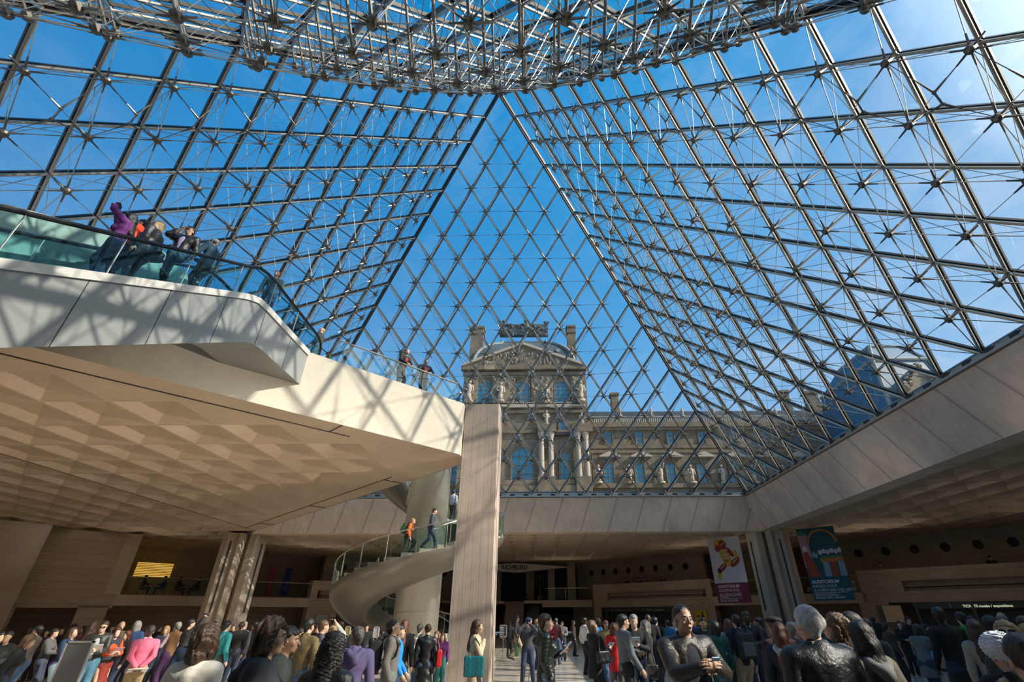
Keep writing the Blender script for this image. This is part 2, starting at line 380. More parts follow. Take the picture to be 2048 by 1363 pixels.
def coffers(cells, zs=ZS, h=HC, rib=.045):
    mb = MB()
    for (ix, iy) in cells:
        x0, y0 = -HB+ix*CELL, -HB+iy*CELL; x1, y1 = x0+CELL, y0+CELL
        a, b, c, d = (x0+rib, y0+rib), (x1-rib, y0+rib), (x1-rib, y1-rib), (x0+rib, y1-rib)
        ap = ((x0+x1)/2, (y0+y1)/2, zs+h)
        mb.add([(*a, zs), (*b, zs), (*c, zs), (*d, zs), ap], [(0, 1, 4), (1, 2, 4), (2, 3, 4), (3, 0, 4)])
        o = [(x0, y0), (x1, y0), (x1, y1), (x0, y1)]; i_ = [a, b, c, d]
        for j in range(4):
            k = (j+1) % 4; mb.add([(*o[j], zs), (*o[k], zs), (*i_[k], zs), (*i_[j], zs)], [(0, 1, 2, 3)])
    return mb
WC = 46.0      # hall walls stand on |x|+|y| = WC, rotated 45 degrees to the pyramid
cells_out, cells_bel, plain_bel = [], [], []
bo_cell = lambda ix, iy: (-HB+ix*CELL, -HB+iy*CELL)
for ix in range(-16, 34):
    for iy in range(-16, 34):
        x0, y0 = bo_cell(ix, iy); x1, y1 = x0+CELL, y0+CELL; cx, cy = (x0+x1)/2, (y0+y1)/2
        if abs(cx)+abs(cy) > 58: continue
        inside = 0 <= ix < 18 and 0 <= iy < 18
        if not inside and (ix < -1 or ix > 18 or iy < -1 or iy > 18 or (ix == -1 and 0 <= iy < 18)): cells_out.append((ix, iy))
        if (inside or (ix < 0 and ix >= -1)) and cx < -2.2 and abs(cy) < -cx-2.4 and ix >= 0: cells_bel.append((ix, iy))
def slab_hall():
    mb = coffers([c for c in cells_out])
    # flat border band between the rim beam and the first coffers
    o = 2*CELL-.0-.0; b0 = bo+1.0; e = HB+CELL
    for rot in (0, 180, 270):
        s0 = mb.n; mb.add([(-b0, b0, ZS-.05), (b0, b0, ZS-.05), (e, e, ZS), (-e, e, ZS)], [(0, 1, 2, 3)]); mb.xf(Matrix.Rotation(R(rot), 4, 'Z'), s0)
    return mb
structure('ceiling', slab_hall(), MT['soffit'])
mb = MB()      # paved court on top of the roof slab, with the pyramid's opening
e = HB+.35
for a in ((-60, e, 60, 70), (-60, -60, 60, -e), (-60, -e, -e, e), (e, -e, 60, e)):
    mb.box(((a[0]+a[2])/2, (a[1]+a[3])/2, 8.55), (a[2]-a[0], a[3]-a[1], .9))
structure('ground_court', mb, plain('court_paving', (.42, .38, .33), .8, noise=.1, scale=2))
mb = MB(); mb.box((0, 120, 8.4), (400, 101, .9)); mb.box((130, 0, 8.4), (141, 139, .9)); structure('ground_outside', mb, plain('court_gravel', (.45, .41, .35), .85, noise=.1, scale=2))

# ------------------------------------------------------------------ belvedere: the left quadrant of the entrance floor
TIP = -.60
BZT, BZB = 9.0, 6.95
EE = bi+.9
mb = MB()
mb.add([(TIP, TIP, BZB), (-EE, -EE, BZB), (-EE, -EE, BZT), (TIP, TIP, BZT)], [(0, 1, 2, 3)])
mb.cur = 0
structure('wall_belvedere_near', mb, MT['fascia'])
mb = MB(); mb.add([(TIP, -TIP, BZB), (-EE, EE, BZB), (-EE, EE, BZT), (TIP, -TIP, BZT), (TIP, TIP, BZB), (TIP, TIP, BZT)], [(0, 1, 2, 3), (0, 4, 5, 3)])
structure('wall_belvedere_far', mb, MT['fascia'])
# soffit: coffers inside, border bands, seams
cb = coffers(cells_bel, BZB+.02, HC)
keep = set(cells_bel)
for (ix, iy) in [(x, y) for x in range(0, 10) for y in range(0, 18)]:
    if (ix, iy) in keep: continue
    x0, y0 = bo_cell(ix, iy); x1, y1 = x0+CELL, y0+CELL
    # clip cell to the quadrant |y| < -x
    poly = [(x0, y0), (x1, y0), (x1, y1), (x0, y1)]
    def clip(poly, fn):
        out = []
        for j in range(len(poly)):
            p, q = poly[j], poly[(j+1) % len(poly)]; fp, fq = fn(p), fn(q)
            if fp >= 0: out.append(p)
            if (fp >= 0) != (fq >= 0):
                t = fp/(fp-fq); out.append((p[0]+(q[0]-p[0])*t, p[1]+(q[1]-p[1])*t))
        return out
    poly = clip(poly, lambda p: -p[0]+p[1]); poly = clip(poly, lambda p: -p[0]-p[1]) if len(poly) > 2 else []
    poly = clip(poly, lambda p: TIP-p[0]) if len(poly) > 2 else []
    if len(poly) > 2: cb.poly([(x, y, BZB+.02) for x, y in poly])
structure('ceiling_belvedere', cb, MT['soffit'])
mb = MB()      # shadow joints in the border band of the soffit
for sy in (1, -1):
    o = .95; mb.bar((TIP-1.6-o, sy*(TIP*-1+1.6), BZB-.012) if 0 else (-3.4-o*.7, sy*(3.4-o*.7), BZB+.008), (-16.9-o*.7, sy*(16.9-o*.7), BZB+.008), .018, .03)
    for t in (3.9, 9.6, 15.2): mb.bar((-t, sy*(t-.02), BZB+.006), (-t-.66, sy*(t-.66), BZB+.006), .018, .03)
structure('trim_soffit_joints', mb, MT['dark'])
mb = MB(); mb.add([(TIP, TIP, BZT), (TIP, -TIP, BZT), (-EE, EE, BZT), (-EE, -EE, BZT)], [(0, 1, 2, 3)])
structure('floor_belvedere', mb, MT['stone2'])
# central column
mb = MB(); x0, x1, y0, y1 = -.57, .82, -.32, 1.10; c = .05
mb.prism([(x0, y0), (x1-c, y0), (x1, y0+c), (x1, y1), (x0, y1)], -.1, 9.09)
structure('column_centre', mb, MT['column'])

# ------------------------------------------------------------------ hall: floor, rotated walls, mezzanine
mb = MB(); mb.poly([(-75, -40, -.10), (75, -40, -.10), (75, 75, -.10), (-75, 75, -.10)])
def floor_mat():
    m, t, b = new_mat('polished_stone_floor')
    tcn = N(t, 'ShaderNodeTexCoord'); mp_ = N(t, 'ShaderNodeMapping'); mp_.inputs['Rotation'].default_value = (0, 0, 0); t.links.new(tcn.outputs['Object'], mp_.inputs[0])
    br = N(t, 'ShaderNodeTexBrick', i_Scale=1.0, i_Mortar_Size=.012, i_Brick_Width=1.968, i_Row_Height=.984); br.offset = 0
    br.inputs['Color1'].default_value = (.64, .56, .46, 1); br.inputs['Color2'].default_value = (.59, .515, .42, 1); br.inputs['Mortar'].default_value = (.2, .17, .14, 1)
    t.links.new(mp_.outputs[0], br.inputs['Vector'])
    n = N(t, 'ShaderNodeTexNoise', i_Scale=3.0, i_Detail=6.0); t.links.new(tcn.outputs['Object'], n.inputs['Vector'])
    r = ramp(t, [(.3, .85), (.7, 1.1)]); t.links.new(n.outputs['Fac'], r.inputs[0])
    mx = N(t, 'ShaderNodeMixRGB', blend_type='MULTIPLY', n_0=1.0); t.links.new(br.outputs['Color'], mx.inputs[1]); t.links.new(r.outputs[0], mx.inputs[2])
    t.links.new(mx.outputs[0], b.inputs['Base Color']); b.inputs['Roughness'].default_value = .16
    return m
structure('floor', mb, floor_mat())
# wall frame: u runs along the wall, built for the right-hand far wall (x+y=WC) then mirrored for the left
def wall_pt(u, z, c=WC, side=1):
    """u = distance along the wall from the +Y hall corner (0, c)"""
    s = u/math.sqrt(2); return (side*s, c-s, z)
def quad_wall(mb, u0, u1, z0, z1, c0=WC, depth=.0, side=1):
    n_ = (side*.7071, .7071)
    a, b = wall_pt(u0, z0, c0, side), wall_pt(u1, z0, c0, side)
    mb.extrude([a, b, (b[0], b[1], z1), (a[0], a[1], z1)], (n_[0]*depth, n_[1]*depth, 0))
def hall_side(side, nm):
    q = lambda mb, *a, **k: quad_wall(mb, *a, side=side, **k)
    # lower wall: solid stone with counter bays; mezzanine slab edge; parapets
    lower = MB()
    bays = [(12.3, 22.0), (37.4, 53.0)]          # ticket counters
    ge, re_ = (35.6, 36.5) if side > 0 else (39.8, 46.0)     # end of the open passage, end of the deep recess above it
    x = 11.4
    for b0, b1 in (((12.3, 22.0), (24.6, ge), (37.4, 53.0)) if side > 0 else ((12.3, 22.0), (24.6, 38.2), (39.8, 42.8))):
        q(lower, x, b0, -.1, 2.45, depth=.8); x = b1
    q(lower, x, 64, -.1, 2.45, depth=.8)
    # parapets with a long inset slot
    for p0, p1, s0, s1 in (((11.4, 24.6, 13.2, 24.0), (36.0, 64, 38.6, 61.0)) if side > 0 else ((11.4, 24.6, 13.2, 24.0),)):
        q(lower, p0, s0, 2.45, 4.47, depth=.8); q(lower, s0, s1, 2.45, 3.10, depth=.8); q(lower, s0, s1, 3.72, 4.47, depth=.8)
        q(lower, s1, p1, 2.45, 4.47, depth=.8); q(lower, s0, s1, 3.10, 3.32, c0=WC+.9, depth=.3)
        q(lower, s0, s1, 3.36, 3.72, c0=WC+.62, depth=.1)
    if side < 0: q(lower, 38.0, 64, 2.3, 6.95, depth=.8)
    structure('wall_'+nm, lower, MT['stone'])
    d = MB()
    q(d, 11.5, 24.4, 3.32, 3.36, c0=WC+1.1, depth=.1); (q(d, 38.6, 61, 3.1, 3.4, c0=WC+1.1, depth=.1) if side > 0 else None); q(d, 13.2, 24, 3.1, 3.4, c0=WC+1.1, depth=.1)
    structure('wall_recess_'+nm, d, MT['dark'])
    # bridge band across the gap
    br = MB(); q(br, 24.6, 36.2 if side > 0 else 38.0, 2.45, 3.10, depth=3.2); structure('wall_bridge_'+nm, br, MT['stone2'])
    # passage wall under the bridge
    ps = MB(); q(ps, 9, 68, -.1, 3.0, c0=WC+4.6, depth=.3); structure('wall_passage_'+nm, ps, MT['stone'])
    # mezzanine floor and its back wall with round ports
    mf = MB(); q(mf, 0, 66, 3.0, 3.15, c0=WC+.8, depth=9.0); structure('floor_mezzanine_'+nm, mf, MT['stone2'])
    bk = MB(); q(bk, 10, 26.5, 3.1, 7.2, c0=WC+6.5, depth=.5); q(bk, re_, 66, 3.1, 7.2, c0=WC+6.5, depth=.5)
    q(bk, 26.5, re_, 3.1, 7.2, c0=WC+11, depth=.5)
    structure('wall_back_'+nm, bk, MT['stone'])
    sw = MB()
    for u in (26.5, re_):
        a = wall_pt(u, 3.1, WC+6.5, side); b = wall_pt(u, 3.1, WC+11, side)
        sw.extrude([a, (b[0], b[1], 3.1), (b[0], b[1], 7.2), (a[0], a[1], 7.2)], (.2*side*.7, -.2*.7, 0))
    structure('wall_return_'+nm, sw, MT['wood'])
    return
hall_side(1, 'far_right'); hall_side(-1, 'far_left')
for side in (1, -1):      # round ports in the back walls: each a dark disc sunk in a stone ring
    nm = 'ports'
    for u in list(np.arange(12.2, 26, 1.75))+(list(np.arange(38.2, 62, 1.9)) if side > 0 else []):
        c = WC+6.5-.02; p = wall_pt(u, 5.98, c-.0, side); nrm_ = np.array([side*.7071, .7071, 0]); t_ = np.array([side*.7071, -.7071, 0])
        mb = MB(); ring = []; p0 = np.array(p)
        rr = .26; ns = 20
        vs = []
        for k in range(ns):
            a = 2*math.pi*k/ns; o_ = t_*math.cos(a)+np.array([0, 0, 1])*math.sin(a)
            vs += [p0+o_*rr-nrm_*.03, p0+o_*(rr+.05)-nrm_*.03, p0+o_*rr+nrm_*.01]
        mb.add(vs, [(3*k, 3*k+1, 3*((k+1) % ns)+1, 3*((k+1) % ns)) for k in range(ns)]+[(3*k, 3*((k+1) % ns), 3*((k+1) % ns)+2, 3*k+2) for k in range(ns)]+[tuple(3*k+2 for k in range(ns))])
        mb.build('window_port', MT['dark'], None, kind='structure')
# far corner: Richelieu entrance wall and stairs
mb = MB()
mb.box((0, 56, 4.0), (44, .5, 8)); structure('wall_far', mb, MT['stone'])
# left and near backing walls (behind or beside the view)
mb = MB(); mb.box((0, -32, 4), (90, .5, 8)); structure('wall_near', mb, MT['stone'])
mb = MB(); mb.box((-60, 0, 4), (.5, 90, 8)); structure('wall_left', mb, MT['stone'])
mb = MB(); mb.box((60, 0, 4), (.5, 90, 8)); structure('wall_right', mb, MT['stone'])
# corner column pairs: two finned stone piers each, standing at 45 degrees
def corner_piers(sx, sy):
    nrm_ = np.array([sx*.7071, sy*.7071, 0]); t_ = np.array([-sy*.7071, sx*.7071, 0]); c0 = np.array([sx*18.75, sy*18.75, 0])
    for sgn in (1, -1):
        mb = MB()
        prof = [(.12, .55), (.12, -.25), (.42, -.62), (.66, -.62), (.78, -.30), (1.30, -.22), (1.42, .02), (1.42, .55)]
        pts = [c0+t_*sgn*a+nrm_*b for a, b in prof]
        mb.extrude([(p[0], p[1], -.1) for p in pts], (0, 0, 6.96))
        m2 = structure('column', mb, MT['stone2'])
        s = MB(); q = c0+t_*sgn*1.04+nrm_*(-.275); s.bar((q[0], q[1], 2.0), (q[0], q[1], 6.3), .10, .04, nrm_); s.build('light_slot', MT['dark'], m2)
for sx, sy in ((1, 1), (-1, 1)): corner_piers(sx, sy)
# ------------------------------------------------------------------ things in the hall
def glass_strip(mb, a, b, z0a, z1a, z0b, z1b, th=.02):
    a, b = np.array(a, float), np.array(b, float); d = b-a; d /= np.linalg.norm(d); n = np.array([-d[1], d[0]])*th
    mb.extrude([(a[0], a[1], z0a), (b[0], b[1], z0b), (b[0], b[1], z1b), (a[0], a[1], z1a)], (n[0], n[1], 0))
# escalator running down towards the viewer
XE, WE = -5.02, 1.55
esc = empty('escalator', (XE-WE/2, -5.2, 9.0), label='grey-clad escalator with glass sides and black handrails descending from the upper platform', cat='escalator')
def relE(mb): return mb.xf(Matrix.Translation((-(XE-WE/2), 5.2, -9.0)))
SL = .588
top = [(-5.02, 8.86), (-7.75, 8.80), (-8.15, 8.76), (-8.5, 8.62), (-8.8, 8.46), (-17.5, 8.46-SL*8.7)]
bot = [(-5.02, 7.86), (-7.45, 7.80), (-7.8, 7.74), (-8.1, 7.62), (-17.5, 7.62-SL*9.4)]
def prof(mb, x0, x1, up, lo):
    mb.extrude([(x0, y, z) for y, z in up]+[(x0, y, z) for y, z in lo[::-1]], (x1-x0, 0, 0))
for sx in (0, 1):
    xx = XE-.06 if sx == 0 else XE-WE
    m = MB(); prof(m, xx, xx+.06, top, bot); relE(m); m.build('side_cladding', MT['clad'], esc)
    cpn = MB(); prof(cpn, xx-.03, xx+.10, [(y, z+.17) for y, z in top], top); relE(cpn)
    cpn.build('coping', MT['cladw'], esc)
    g = MB(); hr = MB(); gap = MB(); xg = xx+.03
    rl = [(y, z+1.0) for y, z in top[:3]]+[(-8.5, 9.66), (-8.85, 9.42), (-17.5, 9.42-SL*8.65)]
    up = [(-4.3, 9.55), (-4.6, 9.76)]+[(y, z-.08) for y, z in rl[1:]]
    prof(g, xg, xg+.015, [(-4.35, 9.5), (-4.7, 9.72)]+[(y, z-.05) for y, z in rl[1:]], [(-4.35, 9.0)]+[(y, z+.17) for y, z in top]); relE(g)
    g.build('glass_balustrade', MT['rail_glass'], esc)
    hr.tube([(xg, -4.45, 9.12), (xg, -4.28, 9.3), (xg, -4.25, 9.5), (xg, -4.4, 9.7), (xg, -4.7, 9.80)]+[(xg, y, z) for y, z in rl[1:]], .042, 8); relE(hr)
    hr.build('handrail', MT['black'], esc)
    for k in range(9):
        y = -6.2-k*1.45; zt = np.interp(-y, [-q[0] for q in top], [q[1] for q in top]); gap = MB(); gap.box((xg+.008, y, zt+.56), (.02, .012, .78)); relE(gap); gap.build('glass_joint', MT['cladw'], esc)
    if sx == 0:
        for k in range(7):
            jn = MB(); y = -6.2-k*1.5; zt = np.interp(-y, [-q[0] for q in top], [q[1] for q in top]); zb = np.interp(-y, [-q[0] for q in bot], [q[1] for q in bot])
            jn.box((XE+.002, y, (zt+zb)/2), (.006, .014, zt-zb)); relE(jn); jn.build('panel_joint', MT['dark'], esc)
TR = .12
so = MB(); prof(so, XE-WE+.06, XE-.06, [(y, z+.06) for y, z in bot], bot); relE(so); so.build('underside', MT['clad'], esc)
st = MB()
for k in range(4): st.box((XE-WE/2, -5.6-k*.6, 8.76+TR), (1.0, .59, .08))
zz = 8.74+TR; yy = -8.0
while yy > -17.2:
    st.box((XE-WE/2, yy-.16, zz-.10), (1.0, .33, .2)); yy -= .33; zz -= .33*SL
relE(st); st.build('step', MT['steel'], esc)
# pale stone parapet of the stair beyond the escalator
mb = MB(); A0 = (-12.5, 8.83+.55*-1.64)
mb.extrude([(-7.0, -12.5, 7.92), (-7.0, -9.6, 9.52), (-7.0, -7.4, 9.55), (-7.0, -7.4, 8.1), (-7.0, -8.6, 8.1), (-7.0, -12.75, 6.3)], (-.35, 0, 0))
structure('wall_stair_parapet', mb, MT['fascia'])
mb = MB()
for k in range(8): mb.box((-8.3, -8.6-k*.55, 8.55-k*.30), (2.2, .56, .5))
structure('floor_stair', mb, MT['stone2'])

# belvedere rail
def rail(name, pts, label, grp, rad=.028, z0=.04, posts=True):
    o = empty(name, pts[0], label=label, cat='railing'); base = Vector(pts[0])
    r = MB(); r.tube([p for p in pts], rad, 8); r.xf(Matrix.Translation(-base)); r.build('handrail', MT['steel'], o)
    for a, b in zip(pts[:-1], pts[1:]):
        n_ = max(1, int(round(math.dist(a[:2], b[:2])/1.55)))
        for k in range(n_):
            t0, t1 = k/n_, (k+1)/n_; p = [a[i]+(b[i]-a[i])*t0 for i in range(3)]; q = [a[i]+(b[i]-a[i])*t1 for i in range(3)]
            e = .012; g = MB(); pp = [p[i]+(q[i]-p[i])*e for i in range(3)]; qq = [q[i]-(q[i]-p[i])*e for i in range(3)]
            glass_strip(g, pp[:2], qq[:2], pp[2]-1.0+z0, pp[2]-.05, qq[2]-1.0+z0, qq[2]-.05); g.xf(Matrix.Translation(-base)); g.build('glass_panel', MT['clear'], o)
    return o
rail('glass_railing', [(-4.55, -4.1, 9.95), (-.95, -.42, 9.95)], 'glass railing with steel handrail on the sunlit edge of the upper platform', None)
rail('glass_railing', [(-.95, .45, 9.95), (-2.1, 1.6, 9.95)], 'short glass railing on the far edge of the upper platform behind the tall column', None)
rail('glass_railing', [(-6.6, 6.1, 9.95), (-15.5, 15.0, 9.95)], 'long glass railing along the far left edge of the upper platform', None)
for side, nm in ((1, 'right'), (-1, 'left')):
    a, b = wall_pt(24.7, 4.22, WC+.15, side), wall_pt(35.9 if side > 0 else 37.9, 4.22, WC+.15, side)
    rail('glass_railing', [a, b], 'glass railing on the mezzanine bridge behind the %s corner piers' % nm, None, .022)
rail('glass_railing', [(3.2, 38.6, 4.22), (7.95, 38.2, 4.22)], 'green glass railing on the mezzanine beside the far entrance', None, .022)

# spiral stair round the lift cylinder
SCX, SCY, RO, RI = -3.27, 7.0, 3.93, 2.15
T0, T1 = 22.0, 536.0
def zth(t): return float(np.interp(t, [22, 300, 437, 536], [0, 4.31, 6.2, 9.0]))
def pol(r, t): return np.array([r*math.cos(R(t)), r*math.sin(R(t))])
sp = empty('spiral_staircase', (SCX, SCY, 0), label='spiral staircase with smooth metal underside and glass balustrade winding around the cylinder', cat='staircase')
ths = np.linspace(T0, T1, 150)
mb = MB(); sec = [(RO, -.02), (RO, -.13), (RO-.06, -.30), (RO-.22, -.52), (RO-.55, -.78), (RO-1.0, -.98), (RI+.2, -1.02), (RI, -.92), (RI, -.02)]
ns = len(sec); vs = []
for t in ths:
    for r_, dz in sec:
        p = pol(r_, t); vs.append((p[0], p[1], max(-.1, zth(t)+dz)))
mb.add(vs, [(i*ns+k, i*ns+k+1, (i+1)*ns+k+1, (i+1)*ns+k) for i in range(len(ths)-1) for k in range(ns-1)]+[tuple(range(ns)), tuple((len(ths)-1)*ns+k for k in range(ns))])
mb.build('stringer_shell', MT['stair'], sp, smooth=True)
n_tr = 54; tr = []; t = T0; zprev = 0
for k in range(n_tr):
    z = 9.0*(k+1)/n_tr
    # angle where the stringer reaches this height
    ta = np.interp(z-9.0/n_tr, [zth(x) for x in ths], ths); tb = np.interp(z, [zth(x) for x in ths], ths)
    m = MB(); vs = []
    for tt in (ta, (ta+tb)/2, tb+.6):
        for r_ in (RI+.05, RO-.06):
            p = pol(r_, tt); vs += [(p[0], p[1], z-.20), (p[0], p[1], z-.005)]
    m.add(vs, [(0, 2, 3, 1), (1, 3, 7, 5), (5, 7, 11, 9), (8, 9, 11, 10), (0, 1, 5, 4), (4, 5, 9, 8), (2, 6, 7, 3), (6, 10, 11, 7), (0, 4, 6, 2), (4, 8, 10, 6)])
    m.build('tread', MT['stone2'], sp)
for r_, rad in ((RO-.03, .026), (RI+.03, .022)):
    hr = MB(); hr.tube([(*pol(r_, t), zth(t)+1.0) for t in ths], rad, 6); hr.build('handrail', MT['steel'], sp)
    k = 0; step = 18 if r_ > 3 else 24
    tt = T0+4
    while tt < T1-step+2:
        p = pol(r_, tt); q = MB(); q.bar((p[0], p[1], zth(tt)-.05), (p[0], p[1], zth(tt)+.99), .02, .045, (p[0], p[1], 0)); q.build('post', MT['steel'], sp)
        g = MB(); vs = []; m_ = 5
        for j in range(m_+1):
            a = tt+.4+(step-.8)*j/m_; p = pol(r_-.012, a); vs += [(p[0], p[1], zth(a)+.02), (p[0], p[1], zth(a)+.94)]
        g.add(vs, [(2*j, 2*j+2, 2*j+3, 2*j+1) for j in range(m_)]); o = g.build('glass_panel', MT['clear'], sp)
        md = o.modifiers.new('t', 'SOLIDIFY'); md.thickness = .012
        tt += step
mb = MB(); mb.lathe([(1.02, -.1), (1.02, 8.8), (1.12, 8.82), (1.12, 9.0), (.0, 9.0)], n=48)
cy = mb.build('lift_cylinder', MT['cyl'], None, smooth=False, label='tall satin metal lift cylinder inside the spiral staircase', cat='lift'); cy.location = (SCX, SCY, 0)
for p_ in cy.data.polygons: p_.use_smooth = abs(p_.normal.z) < .5
sm = MB()
for z in (1.9, 4.4, 6.9):
    sm.lathe([(1.022, z), (1.026, z+.006), (1.022, z+.012)], n=48)
sm.build('ring_seam', MT['clad'], cy)

# far entrance: stair block, escalator, piers, pointed canopy sign
mb = MB()
for k in range(9): mb.box((-.25, 40.6+k*.4, .18+k*.36), (2.0, .42, .36+0*k)) if 0 else mb.box((-.25, 40.6+k*.35, (.35*(k+1))/2), (2.05, .36, .35*(k+1)))
structure('floor_far_stair', mb, MT['stone'])
mb = MB(); mb.box((5.4, 38.6, 2.83), (5.2, .5, .62)); structure('wall_bridge_far', mb, MT['stone2'])
mb = MB(); mb.box((5.4, 43.2, 3.0), (9, 9, .25)); mb.box((-4.6, 44, 3.0), (6.6, 8, .25)); structure('floor_mezzanine_far', mb, MT['stone2'])
for x, y, w_, z1 in ((3.9, 43.2, .75, 7.0), (6.15, 42.6, .9, 7.0), (-2.6, 47, 1.0, 7.0), (1.4, 48, 1.0, 7.0)):
    mb = MB(); mb.box((x, y, (3.1+z1)/2), (w_, .6, z1-3.1)); structure('column', mb, MT['stone2'])
mb = MB(); mb.box((5.05, 46, 4.8), (1.6, .1, 3.4)); mb.box((0, 50, 4.4), (14, .1, 5)); structure('door_and_backing', mb, MT['dark'])  # narrow dark door plus a wide plain dark sheet behind the entrance
e2 = empty('escalator', (1.7, 41.5, 0), label='small dark escalator rising beside the far stairs', cat='escalator')
for dx in (-.75, .75):
    m = MB(); m.extrude([(dx, -1.2, 0), (dx, 4.6, 2.9), (dx, 4.6, 3.9), (dx, 4.2, 3.95), (dx, -1.2, 1.0)], (.08, 0, 0)); m.build('side_panel', MT['black'], e2)
m = MB()
for k in range(14): m.box((.04, -1.0+k*.4, k*.2+.1), (1.4, .4, .2))
m.build('step', MT['casting'], e2)
cn = empty('canopy_sign', (.6, 41, 6.2), label='long pointed white canopy lettered RICHELIEU over the far entrance', cat='sign')
m = MB(); m.add([(-8.0, 0, .18), (-.75, -.2, .62), (5.3, 0, .22), (-.5, .3, -.28), (-8.0, 1.2, .18), (-.75, 1.6, .62), (5.3, 1.2, .22), (-.5, 1.6, -.28)],
      [(0, 1, 2, 3), (4, 7, 6, 5), (0, 4, 5, 1), (1, 5, 6, 2), (2, 6, 7, 3), (3, 7, 4, 0)])
m.build('canopy_body', plain('canopy_white', (.75, .73, .66), .6), cn)
text_mesh('lettering', 'RICHELIEU', .62, MT['dark'], cn, Matrix.Translation((-2.35, -.27, -.03)) @ Matrix.Rotation(R(90), 4, 'X'), bold=.006)
# planting by the far entrance
pl = empty('potted_tree', (2.55, 40.8, 3.12), label='leafy indoor tree in a pot on the mezzanine by the far entrance', cat='plant')
m = MB(); m.lathe([(.28, 0), (.38, .5), (.34, .52), (.02, .5)], n=16); m.build('pot', MT['casting'], pl)
m = MB(); m.tube([(0, 0, .4), (.05, 0, 1.3), (0, .05, 2.2)], [.05, .04, .02]); m.build('trunk', MT['wood'], pl)
m = MB(); rr = random.Random(3)
for k in range(420):
    a, b_ = rr.uniform(0, 6.28), rr.uniform(-1, 1); r_ = .95*rr.random()**.4; c = np.array([r_*math.cos(a)*math.sqrt(1-b_*b_), r_*math.sin(a)*math.sqrt(1-b_*b_), 2.1+.8*r_*b_])
    d1 = np.array([rr.uniform(-1, 1) for _ in range(3)])*.11; d2 = np.array([rr.uniform(-1, 1) for _ in range(3)])*.05
    m.poly([c, c+d1*.5+d2, c+d1, c+d1*.5-d2])
m.build('foliage', plain('leaf_green', (.07, .09, .04), .6), pl)

# hanging banners by the right-hand piers: real cloth with a rod at top and bottom
def banner(a, b, z0, z1, name, label):
    o = empty(name, ((a[0]+b[0])/2, (a[1]+b[1])/2, z0), label=label, cat='banner')
    d = np.array([b[0]-a[0], b[1]-a[1], 0.0]); W = np.linalg.norm(d); d /= W; n_ = np.array([d[1], -d[0], 0.0])
    if n_ @ (CAM-np.array([a[0], a[1], 3])) < 0: n_ = -n_
    Mx = Matrix(((d[0], 0, n_[0], 0), (d[1], 0, n_[1], 0), (0, 1, 0, 0), (0, 0, 0, 1)))
    H = z1-z0
    return o, W, H, Mx
def flat(o, Mx, name, polys, mat, dz=.012):
    m = MB()
    for p in polys: m.poly([Mx @ Vector((x, y, dz)) for x, y in p])
    me = bpy.data.meshes.new(name); me.from_pydata(m.v, [], m.f); me.materials.append(mat)
    ob = bpy.data.objects.new(name, me); COL.objects.link(ob); ob.parent = o; return ob
def ell(cx, cy, rx, ry, rot=0, n=18):
    c, s = math.cos(R(rot)), math.sin(R(rot))
    return [(cx+rx*math.cos(2*math.pi*k/n)*c-ry*math.sin(2*math.pi*k/n)*s, cy+rx*math.cos(2*math.pi*k/n)*s+ry*math.sin(2*math.pi*k/n)*c) for k in range(n)]
def cloth(o, W, H, Mx, mat, y0, y1, name):
    m = MB(); m.add([Mx @ Vector(v) for v in ((-W/2, y0, 0), (W/2, y0, 0), (W/2, y1, 0), (-W/2, y1, 0), (-W/2, y0, .01), (W/2, y0, .01), (W/2, y1, .01), (-W/2, y1, .01))],
          [(0, 3, 2, 1), (4, 5, 6, 7), (0, 1, 5, 4), (1, 2, 6, 5), (2, 3, 7, 6), (3, 0, 4, 7)]); m.build(name, mat, o)
PA = (15.70, 22.30); PB = (17.50, 20.50)
o, W, H, Mx = banner(PA, PB, 2.50, 6.86, 'hanging_banner', 'white and maroon AUDITORIUM banner with a leaping figure, hung left of the corner piers')
whitec = plain('banner_white', (.62, .60, .66), .8); maroon = plain('banner_maroon', (.20, .03, .06), .8); yel = plain('banner_yellow', (.62, .40, .05), .8); dred = plain('banner_red', (.30, .05, .04), .8)
cloth(o, W, H, Mx, whitec, 1.28, H, 'cloth_picture'); cloth(o, W, H, Mx, maroon, 0, 1.28, 'cloth_text_panel')
def limbs(ps): return [ell(*p) for p in ps]
flat(o, Mx, 'figure_yellow', limbs([(-.05, 3.15, .42, .5, 20), (.1, 2.65, .34, .3, 0), (-.75, 1.85, .16, .38, -12), (.78, 3.1, .14, .34, 8), (-.42, 3.95, .42, .3, 20)]), yel, .014)
flat(o, Mx, 'figure_red', limbs([(-.12, 3.85, .30, .34, 0), (-.55, 3.62, .22, .24, 0), (.38, 3.3, .16, .4, 35), (-.42, 2.3, .42, .2, 35), (.62, 2.62, .46, .22, 35), (-.72, 2.1, .16, .2, 0)]), dred, .018)
flat(o, Mx, 'figure_stripe', limbs([(-.05, 3.45, .34, .03, 8), (-.02, 3.15, .36, .03, 8), (.02, 2.9, .32, .03, 8), (-.12, 3.9, .26, .03, 30), (.62, 2.7, .3, .03, 35), (-.42, 2.35, .26, .03, 35)]), whitec, .022)
Tm = lambda x, y: Mx @ Matrix.Translation((x, y, .016))
tw = plain('print_white', (.75, .7, .72), .8)
text_mesh('lettering', 'AUDITORIUM', .27, tw, o, Tm(-1.07, .98), bold=.006)
text_mesh('lettering', 'ALLEMAGNE,\nALLEMAGNES', .28, tw, o, Tm(-1.07, .72))
text_mesh('lettering', '28 mars - 03 juin 2013', .15, tw, o, Tm(-1.07, .10), bold=.003)
